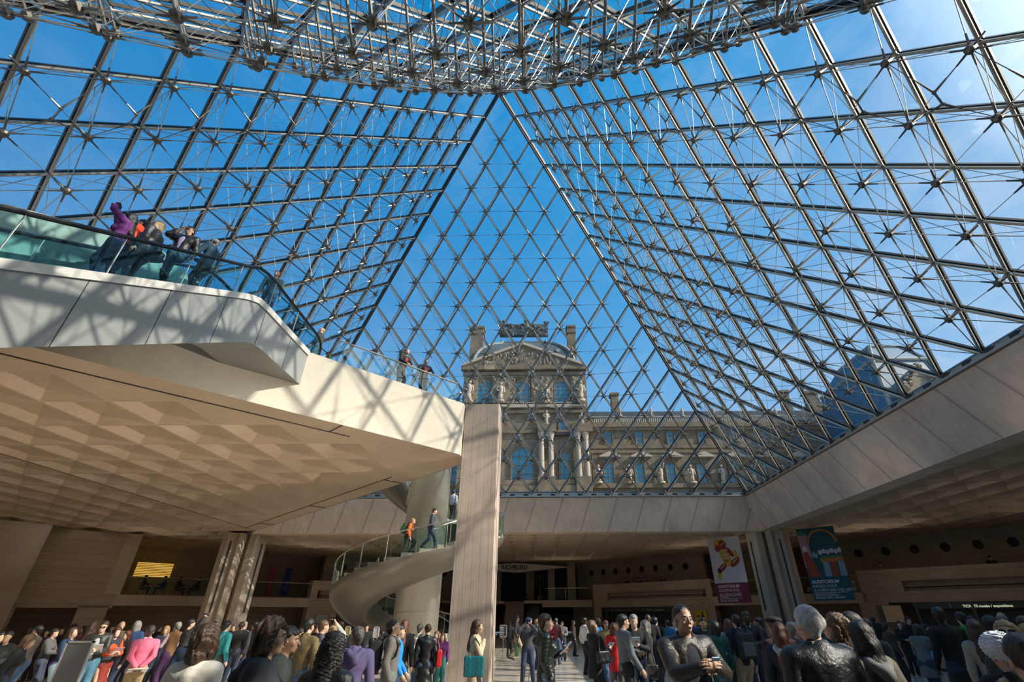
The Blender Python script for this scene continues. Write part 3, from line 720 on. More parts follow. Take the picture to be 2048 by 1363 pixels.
flat(o, Mx, 'fine_print', [[(-1.07, y), (-1.07+w_, y), (-1.07+w_, y+.018), (-1.07, y+.018)] for y, w_ in ((.42, 1.25), (.36, .7), (.30, 1.75), (.24, 1.3))], tw, .016)
PA = (20.45, 17.55); PB = (22.15, 15.85)
o, W, H, Mx = banner(PA, PB, 2.53, 6.84, 'hanging_banner', 'blue AUDITORIUM banner with a starry arch and seated figures, hung right of the corner piers')
teal = plain('banner_teal', (.01, .10, .15), .8); night = plain('banner_night', (.02, .09, .12), .8); och = plain('banner_ochre', (.42, .20, .07), .8); pink = plain('banner_pink', (.42, .24, .30), .8); rust = plain('banner_rust', (.32, .07, .04), .8); lb = plain('banner_pale_blue', (.22, .36, .5), .8); grn = plain('banner_green', (.06, .2, .12), .8)
cloth(o, W, H, Mx, night, 1.28, H, 'cloth_picture'); cloth(o, W, H, Mx, teal, 0, 1.28, 'cloth_text_panel')
arch = [(.25+.95*math.cos(a), 3.35+.85*math.sin(a)) for a in np.linspace(0, math.pi, 20)]; arch2 = [(.25+.8*math.cos(a), 3.35+.72*math.sin(a)) for a in np.linspace(math.pi, 0, 20)]
flat(o, Mx, 'picture_arch', [arch+arch2], och, .014)
flat(o, Mx, 'picture_table', [[(-.15, 2.2), (1.2, 2.2), (1.2, 2.42), (-.15, 2.42)]], och, .0145)
flat(o, Mx, 'picture_building', [[(-1.2, 1.9), (-.62, 1.9), (-.62, 3.9), (-1.2, 3.9)]], pink, .014)
flat(o, Mx, 'picture_roof', [[(-1.2, 3.9), (-.55, 3.9), (-.75, 4.15), (-1.2, 4.15)], [(-.1, 2.42), (1.2, 2.42), (1.2, 2.55), (-.1, 2.55)]], grn, .015)
flat(o, Mx, 'picture_robe', [[(-1.1, 1.35), (-.35, 1.35), (-.6, 2.3), (-.85, 2.9), (-1.15, 2.8)], [(.35, 1.35), (.75, 1.35), (.75, 2.2), (.35, 2.2)]], rust, .017)
for nm_, pg_ in (('picture_skirt', [(-.1, 1.35), (.3, 1.35), (.3, 2.2), (-.05, 2.2)]), ('picture_skirt', [(.82, 1.35), (1.2, 1.35), (1.2, 2.2), (.85, 2.2)]), ('picture_book', [(-.62, 2.6), (-.3, 2.42), (-.22, 2.68), (-.5, 2.85)])): flat(o, Mx, nm_, [pg_], lb, .018)
flat(o, Mx, 'picture_heads', [ell(-.05+.24*k, 2.78+.06*(k % 2), .12, .15) for k in range(6)]+[ell(-.95, 3.05, .16, .18)], whitec, .019)
flat(o, Mx, 'picture_stars', [ell(-.35+.2*(k % 7)+.1*((k//7) % 2), 3.1+.17*(k//7), .018, .018, 0, 5) for k in range(35)], whitec, .016)
text_mesh('lettering', 'AUDITORIUM', .27, tw, o, Tm(-1.07, .98), bold=.006)
text_mesh('lettering', 'INITIEZ-VOUS\nÀ L\'HISTOIRE DES ARTS', .235, tw, o, Tm(-1.07, .74))
text_mesh('lettering', 'Novembre 2012 - avril 2013', .15, tw, o, Tm(-1.07, .12), bold=.003)
flat(o, Mx, 'fine_print', [[(-1.07, y), (-1.07+w_, y), (-1.07+w_, y+.018), (-1.07, y+.018)] for y, w_ in ((.44, 1.95), (.38, 1.3), (.32, 1.5), (.26, 1.4))], tw, .016)

# ticket counters
def wall_frame(u, z, c, side):
    """matrix whose x runs along the wall (to the viewer's right), y up, z out towards the hall"""
    d = np.array([side*.7071, -.7071, 0]) if side > 0 else np.array([.7071, .7071, 0]); n_ = np.array([-side*.7071, -.7071, 0])
    p = wall_pt(u, z, c, side)
    return Matrix(((d[0], 0, n_[0], p[0]), (d[1], 0, n_[1], p[1]), (d[2], 1, n_[2], p[2]), (0, 0, 0, 1)))
dgreen = plain('counter_green', (.035, .05, .045), .4); lit = plain('lit_letters', (.7, .75, .55), .5, emit=(.75, .85, .55), estr=.55); dim = plain('dim_letters', (.35, .36, .34), .5)
def counter(u0, u1, side, label, texts, hdr=.38):
    F_ = wall_frame(u0, 0, WC+.15, side); W = u1-u0
    o = bpy.data.objects.new('ticket_counter', None); COL.objects.link(o); o.matrix_world = F_; o['label'] = label; o['category'] = 'counter'
    m = MB(); m.box((W/2, 2.45-hdr/2, -.2), (W, hdr, .35)); m.build('header_panel', dgreen, o)
    m = MB(); m.box((W/2, .55, -.35), (W, 1.1, .6)); m.build('desk', dgreen, o)
    m = MB(); m.box((W/2, 1.55, -1.1), (W, 1.1, .08)); m.build('back_panel', plain('counter_back', (.06, .075, .065), .5), o)
    for k in range(int(W//3)+1):
        m = MB(); m.box((min(W-.1, .1+k*3.0), 1.25, -.15), (.16, 2.4, .4)); m.build('pier', plain('counter_pier', (.045, .055, .065), .4), o)
    for x, body, s_, mt in texts:
        text_mesh('lettering', body, s_, mt, o, Matrix.Translation((x, 2.13, .0)), bold=.004)
    return o
counter(12.4, 21.9, 1, 'dark green ticket counter recess lettered 3 and 4 left of the yellow poster', [(1.2, '3', .26, dim), (1.6, 'TICKETS musée / expositions', .16, dim), (4.9, '4', .26, dim), (5.3, 'TICKETS musée / expositions', .16, dim)])
counter(38.9, 52.8, 1, 'dark green ticket counter recess lettered 5 TICKETS at the right edge', [(1.9, '5', .28, dim), (2.6, 'TICKETS musée / expositions', .20, lit), (7.1, 'TICKETS musée / expositions', .20, lit)])
counter(12.6, 18.2, -1, 'dark counter recess behind the crowd left of the spiral stair', [(3.4, 'VESTIAIRE', .16, dim)])
# posters on the walls
def poster(u0, u1, z0, z1, c, side, label, parts):
    F_ = wall_frame(min(u0, u1) if side > 0 else max(u0, u1), z0, c, side); W, H = abs(u1-u0), z1-z0
    o = bpy.data.objects.new('wall_poster', None); COL.objects.link(o); o.matrix_world = F_; o['label'] = label; o['category'] = 'poster'
    m = MB(); m.box((W/2, H/2, .03), (W, H, .05)); m.build('frame', plain('poster_frame', (.12, .12, .12), .4), o)
    for nm, (x0, y0, x1, y1), mt, dz in parts:
        m = MB(); m.box(((x0+x1)/2*W, (y0+y1)/2*H, .06+dz), ((x1-x0)*W, (y1-y0)*H, .012)); m.build(nm, mt, o)
    return o
pyel = plain('poster_yellow', (.62, .42, .03), .6)
o = poster(22.55, 23.85, 1.0, 2.12, WC, 1, 'yellow poster on the stone wall left of the maroon banner', [('sheet', (.04, .03, .96, .97), pyel, 0)])
m = MB()
for e_ in (ell(.85, .55, .16, .3), ell(.85, .92, .08, .09), ell(.4, .7, .22, .05)): m.poly([(x, y, .073) for x, y in e_])
m.build('printed_figure', MT['dark'], o)
poster(36.6, 38.1, .9, 2.3, WC, 1, 'pale lit map panel on the wall between the blue banner and the counter', [('sheet', (.25, .3, .97, .98), plain('map_paper', (.72, .58, .36), .6), 0), ('photo', (.05, .35, .24, .8), plain('photo_dark', (.08, .09, .08), .5), 0)])
poster(23.8, 22.6, 1.25, 1.95, WC, -1, 'pale screen on the stone wall right of the left corner piers', [('sheet', (.04, .04, .96, .96), plain('screen_pale', (.40, .44, .44), .4), 0)])
# seats and lamps seen on the left mezzanine
warm = plain('blind_glow', (.5, .3, .05), .5, emit=(1, .58, .10), estr=.7)  # glow put into the blind slats so they look lit
F_ = wall_frame(42.4, 3.6, WC+8.0, -1)
o = bpy.data.objects.new('lit_blind', None); COL.objects.link(o); o.matrix_world = F_; o['label'] = 'amber lit slatted blind in the dark mezzanine on the left'; o['category'] = 'blind'
for k in range(9):
    m = MB(); m.box((1.2, 1.0+.115*k, 0), (2.5, .07, .03)); m.build('slat', warm, o)
m = MB(); m.box((1.2, 1.45, -.05), (.12, 1.2, .05)); m.build('mullion', MT['dark'], o)
for k in range(4):
    p = on_z(92+38*k, 1072, 6.92); m = MB(); m.lathe([(.10, 0), (.10, .03), (.02, .03)], n=12)
    q = m.build('downlight', plain('lamp_white', (.9, .8, .6), .5, emit=(1, .85, .6), estr=3.0), None, label='small round ceiling downlight, number %s from the left of the row of four' % ('one', 'two', 'three', 'four')[k], cat='lamp', group='row of ceiling downlights'); q.location = p
for (u, c1, c2, lb_) in ((31.0, (.25, .01, .05), 'red', 'tall dim red banner'), (29.6, (.02, .03, .22), 'blue', 'tall dim blue banner')):
    F_ = wall_frame(u, 3.15, WC+6.0, -1)
    o = bpy.data.objects.new('hanging_banner', None); COL.objects.link(o); o.matrix_world = F_; o['label'] = lb_+' hung on the mezzanine between the left piers and the spiral stair'; o['category'] = 'banner'
    m = MB(); m.box((0, 1.35, 0), (.62, 2.2, .02)); m.build('cloth', plain('banner_'+c2, c1, .7), o)
    text_mesh('lettering', 'musée du' if c2 == 'red' else 'exposition', .2, dim, o, Matrix.Translation((.12, .6, .02)) @ Matrix.Rotation(R(90), 4, 'Z'))
# the tall leaning pier and travertine wall at far left
for nm, mt, pts in (('wall_pier_left', 'stone2', [(-29.4, 14.6), (-30.2, 15.4), (-36.5, 9.2), (-35.6, 8.3)]),):
    m = MB(); m.prism(pts, -.1, 6.95); structure(nm, m, MT[mt])
m = MB(); m.prism([(-26.75, 19.2), (-27.4, 18.55), (-27.9, 19.05), (-27.25, 19.7)], 3.1, 6.95); structure('column', m, MT['stone2'])
# ------------------------------------------------------------------ the palace beyond the glass
PY, WY = 72.0, 76.0
st1 = concrete('palace_stone', (.165, .128, .085), (1, 1, .4), .8, .30, rough=.9)
st2 = plain('carved_stone', (.20, .16, .11), .9, noise=.35, scale=1.5, bump=.8)
st3 = plain('pale_stone', (.36, .30, .23), .85, noise=.1)
slate = plain('slate_roof', (.055, .08, .095), .8, noise=.4, scale=.35)
lead = plain('lead_trim', (.22, .235, .22), .75, noise=.2, scale=2)
pane = plain('palace_pane', (.02, .17, .26), .15, spec=.9); sash = plain('window_sash', (.16, .10, .07), .6)
def E_(px, py, Y=PY):
    p = on_y(px, py, Y); return p[0], p[2]
def slabw(mb, x0, x1, z0, z1, Y, d, out=0.0):
    mb.box(((x0+x1)/2, Y-out+d/2, (z0+z1)/2), (abs(x1-x0), d, abs(z1-z0)))
def window_part(par, px0, px1, py0, py1, Y, arch=False, nx=2, nz=4, out=.05):
    x0, z1 = E_(px0, py0, Y); x1, z0 = E_(px1, py1, Y)
    o = MB(); f = .18; W = x1-x0
    if arch:
        r_ = W/2; cx_ = (x0+x1)/2; cz = z1-r_
        outl = [(x0-f, z0), (x1+f, z0)]+[(cx_+(r_+f)*math.cos(a), cz+(r_+f)*math.sin(a)) for a in np.linspace(0, math.pi, 12)]
        inn = [(x0, z0), (x1, z0)]+[(cx_+r_*math.cos(a), cz+r_*math.sin(a)) for a in np.linspace(0, math.pi, 12)]
    else:
        outl = [(x0-f, z0-f), (x1+f, z0-f), (x1+f, z1+f), (x0-f, z1+f)]; inn = [(x0, z0), (x1, z0), (x1, z1), (x0, z1)]
    n_ = len(inn)
    o.add([(x, Y-out-.25, z) for x, z in outl]+[(x, Y-out-.25, z) for x, z in inn]+[(x, Y-out, z) for x, z in inn]+[(x, Y, z) for x, z in outl],
          [(k, (k+1) % n_, n_+(k+1) % n_, n_+k) for k in range(n_)]+[(n_+k, n_+(k+1) % n_, 2*n_+(k+1) % n_, 2*n_+k) for k in range(n_)]+[(k, 3*n_+k, 3*n_+(k+1) % n_, (k+1) % n_) for k in range(n_)])
    w_ = o.build('window', st1, par)
    p = MB(); p.poly([(x, Y-out-.03, z) for x, z in inn]); p.build('pane', pane, w_)
    s = MB(); H = z1-z0
    for k in range(1, nx): s.box((x0+W*k/nx, Y-out-.07, (z0+z1)/2), (.12, .06, H))
    for k in range(1, nz): s.box(((x0+x1)/2, Y-out-.07, z0+H*k/nz), (W, .06, .10))
    s.box((x0+.06, Y-out-.07, z0+H*.42), (.12, .06, H*.84)); s.box((x1-.06, Y-out-.07, z0+H*.42), (.12, .06, H*.84))
    s.build('sash', sash, w_)
def statue(par, px, pyb, pyt, Y, name='statue', arm=0):
    x, z0 = E_(px, pyb, Y); _, z1 = E_(px, pyt, Y); h = z1-z0; m = MB(); y = Y-.55
    m.box((x, y, z0+h*.05), (h*.34, h*.3, h*.1))
    m.tube([(x, y, z0+h*.1), (x-.02*h, y, z0+h*.3), (x+.03*h, y, z0+h*.55), (x, y, z0+h*.74), (x+.01*h, y, z0+h*.83)], [.13*h, .12*h, .11*h, .13*h, .04*h], 8)
    m.ball((x+.01*h, y, z0+h*.92), h*.075, 6)
    m.tube([(x-.13*h, y, z0+h*.76), (x-.19*h, y-.05*h, z0+h*.6), (x-.09*h, y-.12*h, z0+h*.52)], [.045*h, .04*h, .03*h], 6)
    if arm: m.tube([(x+.12*h, y, z0+h*.77), (x+.2*h, y-.05*h, z0+h*.95), (x+.22*h*-1*0+.24*h, y-.05*h, z0+h*1.1)], [.045*h, .04*h, .03*h], 6)
    else: m.tube([(x+.13*h, y, z0+h*.76), (x+.18*h, y-.02*h, z0+h*.56), (x+.14*h, y-.08*h, z0+h*.42)], [.045*h, .04*h, .03*h], 6)
    return m.build(name, st3, par, smooth=True)
XCP = E_(1776, 800, 56.0)[0]
pv = empty('palace_pavilion', (5, PY, 9), label='ornate stone pavilion with curved slate dome roof and carved pediment seen through the far glass', cat='building')
inv = Matrix.Translation((-5, -PY, -9))
def fix(par):      # children were built in world coordinates
    for c in par.children: c.matrix_parent_inverse = par.matrix_world.inverted()
pv.matrix_world = Matrix.Translation((5, PY, 9))
X0, ZE = E_(930, 738); X1, _ = E_(1170, 738); _, ZG = E_(1050, 990); ZG = 8.8
m = MB(); slabw(m, X0, X1, ZG, ZE, PY, 16); m.build('wall', st1, pv)
def band(par, pa, pb, py0, py1, out, Y=PY, mt=None, nm='cornice'):
    xa, z1 = E_(pa, py0, Y); xb, z0 = E_(pb, py1, Y); m = MB(); slabw(m, xa, xb, z0, z1, Y, out+.2, out); return m.build(nm, mt or st1, par)
band(pv, 924, 1170, 735, 741, 1.1); band(pv, 927, 1168, 746, 751, .6); band(pv, 928, 1170, 812, 815, .9, mt=st3); band(pv, 928, 1172, 822, 826, .6)
band(pv, 928, 1172, 862, 866, .5); band(pv, 928, 1176, 963, 972, 1.3); band(pv, 926, 1176, 975, 992, 1.8)
band(pv, 1090, 1152, 866, 872, .8, mt=MT['dark'], nm='panel')
for a, b in ((928, 955), (985, 1030), (1062, 1108), (1140, 1168)):      # carved zones of the upper storey
    xa, z1 = E_(a, 752); xb, z0 = E_(b, 806); m = MB(); slabw(m, xa+.1, xb-.1, z0, z1, PY, .5, .35)
    rr = random.Random(a)
    for k in range(26):
        m.ball((rr.uniform(xa+.2, xb-.2), PY-.4, rr.uniform(z0+.3, z1-.2)), rr.uniform(.14, .34), 4, (1, .8, 1.3))
    m.build('carved_panel', st2, pv)
for a, b in ((955, 983), (1031, 1059), (1109, 1137)): window_part(pv, a, b, 763, 806, PY, True, 3, 5)
window_part(pv, 1024, 1067, 896, 966, PY, True, 3, 4); window_part(pv, 1119, 1140, 907, 962, PY, False, 2, 4); window_part(pv, 1118, 1135, 842, 865, PY, False, 2, 2)
window_part(pv, 946, 985, 896, 966, PY, True, 3, 4)
def balus(par, pa, pb, py0, py1, Y, out):
    xa, z1 = E_(pa, py0, Y); xb, z0 = E_(pb, py1, Y); m = MB(); y = Y-out
    m.box(((xa+xb)/2, y, z1-.07), (xb-xa, .3, .14)); m.box(((xa+xb)/2, y, z0+.07), (xb-xa, .3, .14)); n_ = int((xb-xa)/.42)
    for k in range(n_): m.lathe([(.05, z0+.1), (.12, z0+.1+(z1-z0)*.3), (.06, z1-.2)], (xa+(k+.5)*(xb-xa)/n_, y, 0), 6)
    return m.build('balustrade', st3, par)
balus(pv, 1015, 1070, 807, 817, PY, .8); balus(pv, 1100, 1145, 807, 817, PY, .8); balus(pv, 1158, 1178, 851, 858, PY, 1.4)
for cxp in (1084, 1103, 1159, 1175):     # giant columns
    x, z0 = E_(cxp, 957); _, z1 = E_(cxp, 868); m = MB()
    m.lathe([(.62, z0-.1), (.62, z0+.25), (.5, z0+.3), (.46, z1-1.5), (.46, z1-1.3), (.75, z1-.2), (.75, z1)], (x, PY-1.1, 0), 12); m.build('column', st3, pv, smooth=False)
for a, b in ((1076, 1112), (1151, 1184)):
    xa, z1 = E_(a, 853); xb, z0 = E_(b, 868); m = MB(); slabw(m, xa, xb, z0, z1, PY, 1.9, 1.9); xa, z1 = E_(a, 957); xb, z0 = E_(b, 992); slabw(m, xa, xb, ZG, z1, PY, 2.1, 2.1); m.build('pedestal', st1, pv)
for px, b, t, ar in ((1001, 806, 766, 0), (1092, 808, 770, 0), (937, 806, 762, 0), (1162, 806, 762, 0), (1093, 852, 822, 0), (1164, 852, 826, 0)): statue(pv, px, b, t, PY-.3, arm=ar)
# pediment
xa, zc = E_(926, 735); xb, _ = E_(1168, 735); xm, zt = E_(1046, 692)
m = MB(); m.extrude([(xa, PY-.9, zc), (xb, PY-.9, zc), (xm, PY-.9, zt)], (0, 2.5, 0)); m.build('pediment', st1, pv)
m = MB()
for p, q in (((xa, zc), (xm, zt)), ((xm, zt), (xb, zc))): m.bar((p[0], PY-1.0, p[1]+.1), (q[0], PY-1.0, q[1]+.1), .7, .55, (0, 0, 1))
m.build('raking_cornice', st3, pv)
m = MB(); rr = random.Random(5)
for k in range(90):
    t = rr.uniform(-.62, .62); zmax = (zt-zc)*(1-abs(t))-.7; x = xm+(xb-xa)/2*t
    if zmax > .4: m.ball((x, PY-1.0, zc+rr.uniform(.2, zmax)), rr.uniform(.16, .34), 4, (.8, .6, 1.5))
m.build('relief', st2, pv)
# dome: square mansard with convex outline
Yd = PY+3.5; xl, z0 = E_(945, 735, Yd); xr, _ = E_(1150, 735, Yd); _, z1 = E_(1046, 668, Yd)
m = MB(); lv = 12; vs = []
cxm, hw, dep = (xl+xr)/2, (xr-xl)/2, 6.5
for i in range(lv+1):
    a = i/lv*math.pi/2*.92; tt = i/lv; s_ = max((1-tt**2.3)**(1/2.3), .45); z = z0+(z1-z0)*tt
    for sx, sy in ((-1, -1), (1, -1), (1, 1), (-1, 1)): vs.append((cxm+sx*hw*s_, Yd+dep+sy*dep*(s_*.9+.1), z))
m.add(vs, [(i*4+k, i*4+(k+1) % 4, (i+1)*4+(k+1) % 4, (i+1)*4+k) for i in range(lv) for k in range(4)]+[tuple(lv*4+k for k in range(4))]); m.build('dome_roof', slate, pv, smooth=False)
m = MB()
for sx in (-1, 1): m.tube([tuple(np.array(vs[i*4+(0 if sx < 0 else 1)])+np.array([0, -.1, 0])) for i in range(lv+1)], .38, 6)
m.build('roof_rib', lead, pv)
for px, py in ((1008, 699), (1116, 699)):
    x, z = E_(px, py, Yd); m = MB(); m.tube([(x, Yd+.2, z), (x, Yd+2.2, z)], .5, 12); m.build('round_dormer', lead, pv)
xa, z1c = E_(1000, 649, Yd+4); xb, z0c = E_(1096, 669, Yd+4); m = MB(); m.box(((xa+xb)/2, Yd+4.5, (z0c+z1c)/2), (xb-xa, 1.4, z1c-z0c)); rr = random.Random(9)
for k in range(70): m.ball((rr.uniform(xa, xb), Yd+3.7, rr.uniform(z0c-.3, z1c)), rr.uniform(.2, .45), 4)
for c_ in (xa+.3, (xa+xb)/2, xb-.3):
    for k in range(9): m.ball((c_+rr.uniform(-.6, .6), Yd+4, z1c+rr.uniform(-.4, 1.0)), rr.uniform(.25, .45), 4)
m.build('roof_crest', plain('crest_bronze', (.07, .08, .075), .6, noise=.4, scale=2), pv)
for a, b, t in ((942, 962, 650), (1134, 1155, 648)):
    xa, z1 = E_(a, t, Yd); xb, z0 = E_(b, 738, Yd); m = MB(); m.box(((xa+xb)/2, Yd+2, (z0+z1)/2), (xb-xa, 2.2, z1-z0)); m.box(((xa+xb)/2, Yd+2, z1-1.6), (xb-xa+.4, 2.6, .35)); m.box(((xa+xb)/2, Yd+2, z1), (xb-xa+.4, 2.6, .5)); m.build('chimney', st1, pv)
fix(pv)
# long wing to the right and its left twin
def wing(name, label, pxa, pxb, first, step, n_, mirror=False):
    o = empty(name, (0, WY, 9), label=label, cat='building'); o.matrix_world = Matrix.Translation((0, WY, 9))
    xa, zt = E_(pxa, 848, WY); xb, _ = E_(pxb, 848, WY)
    if pxa > 1000: xa = max(xa, X1+.6); xb = min(xb, XCP-.4)
    else: xb = min(xb, X0-.6)
    m = MB(); slabw(m, xa, xb, 8.8, zt, WY, 14); m.build('wall', st1, o)
    band(o, pxa, pxb, 847, 853, .9, WY); band(o, pxa, pxb, 853, 858, .5, WY, st2, 'dentils'); band(o, pxa, pxb, 890, 894, .25, WY); band(o, pxa, pxb, 900, 903, .15, WY); band(o, pxa, pxb, 968, 974, .7, WY)
    balus(o, pxa, pxb, 834, 846, WY, .3)
    xa2, z1 = E_(pxa, 823, WY+3); m = MB(); xb2, z0 = E_(pxb, 835, WY+3); m.box(((xa2+xb2)/2, WY+6, (z0+z1)/2-.5), (xb2-xa2, 6, z1-z0+1)); m.build('roof', slate, o)
    for k in range(n_):
        c = first+step*k
        if not (pxa < c-10 and c+14 < pxb): continue
        window_part(o, c-8, c+9, 863, 888, WY, False, 2, 3); window_part(o, c-2-8, c+12+1, 927, 965, WY, False, 2, 4)
        x0, z0 = E_(c-18, 912, WY); x1, _ = E_(c+24, 912, WY); xm_, z1 = E_(c+3, 903, WY)
        m = MB(); m.extrude([(x0, WY-.7, z0), (x1, WY-.7, z0), (xm_, WY-.7, z1)], (0, .9, 0)); m.box(((x0+x1)/2, WY-.4, z0-.15), (x1-x0, 1.0, .3)); m.build('window_pediment', st3, o)
        statue(o, c-18, 968, 930, WY-.2, arm=1 if k % 3 == 2 else 0)
        statue(o, c+24, 834, 816, WY+.2)
    return o
o = wing('palace_wing', 'long stone palace wing with blue windows and statues right of the domed pavilion', 1170, 1725, 1216, 62.3, 8)
for a, b, t in ((1222, 1240, 787), (1562, 1590, 782), (1612, 1650, 784)):
    xa, z1 = E_(a, t, WY+4); xb, z0 = E_(b, 830, WY+4); m = MB(); m.box(((xa+xb)/2, WY+5, (z0+z1)/2), (xb-xa, 2, z1-z0)); m.box(((xa+xb)/2, WY+5, z1), (xb-xa+.5, 2.5, .5)); m.build('chimney', st1, o)
fix(o)
o = wing('palace_wing', 'stone palace wing with blue windows left of the domed pavilion, seen behind the column', 560, 928, 590, 62.3, 6); fix(o)
# corner pavilion at right: slab-sided slate roof over a carved front
rp = empty('palace_corner_pavilion', (60, 60, 9), label='blue slate roofed corner pavilion with carved front above the right concrete rim', cat='building'); rp.matrix_world = Matrix.Translation((60, 60, 9))
Yc = 56.0; xc, zb = E_(1776, 800, Yc); zeave = zb-1.2
yb = None
for yt in np.arange(57, 110, .25):
    d = np.array([xc, yt, 20])-CAM; px = CX+FPX*(d@_R)/(d@_fw)
    if px < 1693: yb = yt; break
xr_, _ = E_(1925, 800, Yc); _, ztop = E_(1800, 696, Yc+4)
m = MB(); m.prism([(xc, Yc), (xr_, Yc), (xr_, yb), (xc, yb)], 8.8, zeave); m.build('wall', st1, rp)
i_ = 2.6; z2 = zeave+(ztop-zeave)*.72
vs = [(xc, Yc, zeave), (xr_, Yc, zeave), (xr_, yb, zeave), (xc, yb, zeave)]+[(xc+i_*.5, Yc+i_*.5, z2), (xr_-i_*.5, Yc+i_*.5, z2), (xr_-i_*.5, yb-i_*.5, z2), (xc+i_*.5, yb-i_*.5, z2)]+[(xc+i_*1.3, Yc+i_*1.3, ztop), (xr_-i_*1.3, Yc+i_*1.3, ztop), (xr_-i_*1.3, yb-i_*2.2, ztop), (xc+i_*1.3, yb-i_*2.2, ztop)]
m = MB(); m.add(vs, [(j*4+k, j*4+(k+1) % 4, (j+1)*4+(k+1) % 4, (j+1)*4+k) for j in range(2) for k in range(4)]+[(8, 9, 10, 11)]); m.build('slate_roof', plain('slate_blue', (.045, .12, .19), .5, noise=.15, scale=.5), rp)
m = MB()
for j, k in ((0, 4), (1, 5), (4, 8), (5, 9)): m.tube([vs[j], vs[k]], .35, 6)
for ring in ((4, 5, 6, 7), (8, 9, 10, 11)):
    for q in range(4): m.tube([vs[ring[q]], vs[ring[(q+1) % 4]]], .35, 6)
m.build('roof_trim', lead, rp)
xg0, _ = E_(1785, 800, Yc); xg1, _ = E_(1915, 800, Yc); _, zg = E_(1850, 738, Yc)
m = MB(); m.extrude([(xg0+1, Yc-1.2, zeave-3), (xg1, Yc-1.2, zeave-3), (xg1, Yc-1.2, zeave+.6), ((xg0+xg1)/2, Yc-1.2, zg), (xg0+1, Yc-1.2, zeave+.6)], (0, 3, 0)); rr = random.Random(11)
for k in range(60):
    t = rr.uniform(0, 1); x = xg0+(xg1-xg0)*t; zz_ = zeave+.6+(zg-zeave)*(1-abs(2*t-1)); m.ball((x, Yc-1.2, zz_+rr.uniform(-1.0, .4)), rr.uniform(.25, .6), 4)
m.build('carved_gable', st2, rp)
xw0, zw1 = E_(1786, 718, Yc+1.2); xw1, zw0 = E_(1835, 768, Yc+1.2)
m = MB(); m.add([(xc+2.2, Yc+1.2, zeave+1), (xc+9, Yc+1.2, zeave+1), (xc+9, Yc+2.6, z2), (xc+2.6, Yc+2.6, z2)], [(0, 1, 2, 3)]); m.build('pale_panel', st3, rp)
fix(rp)
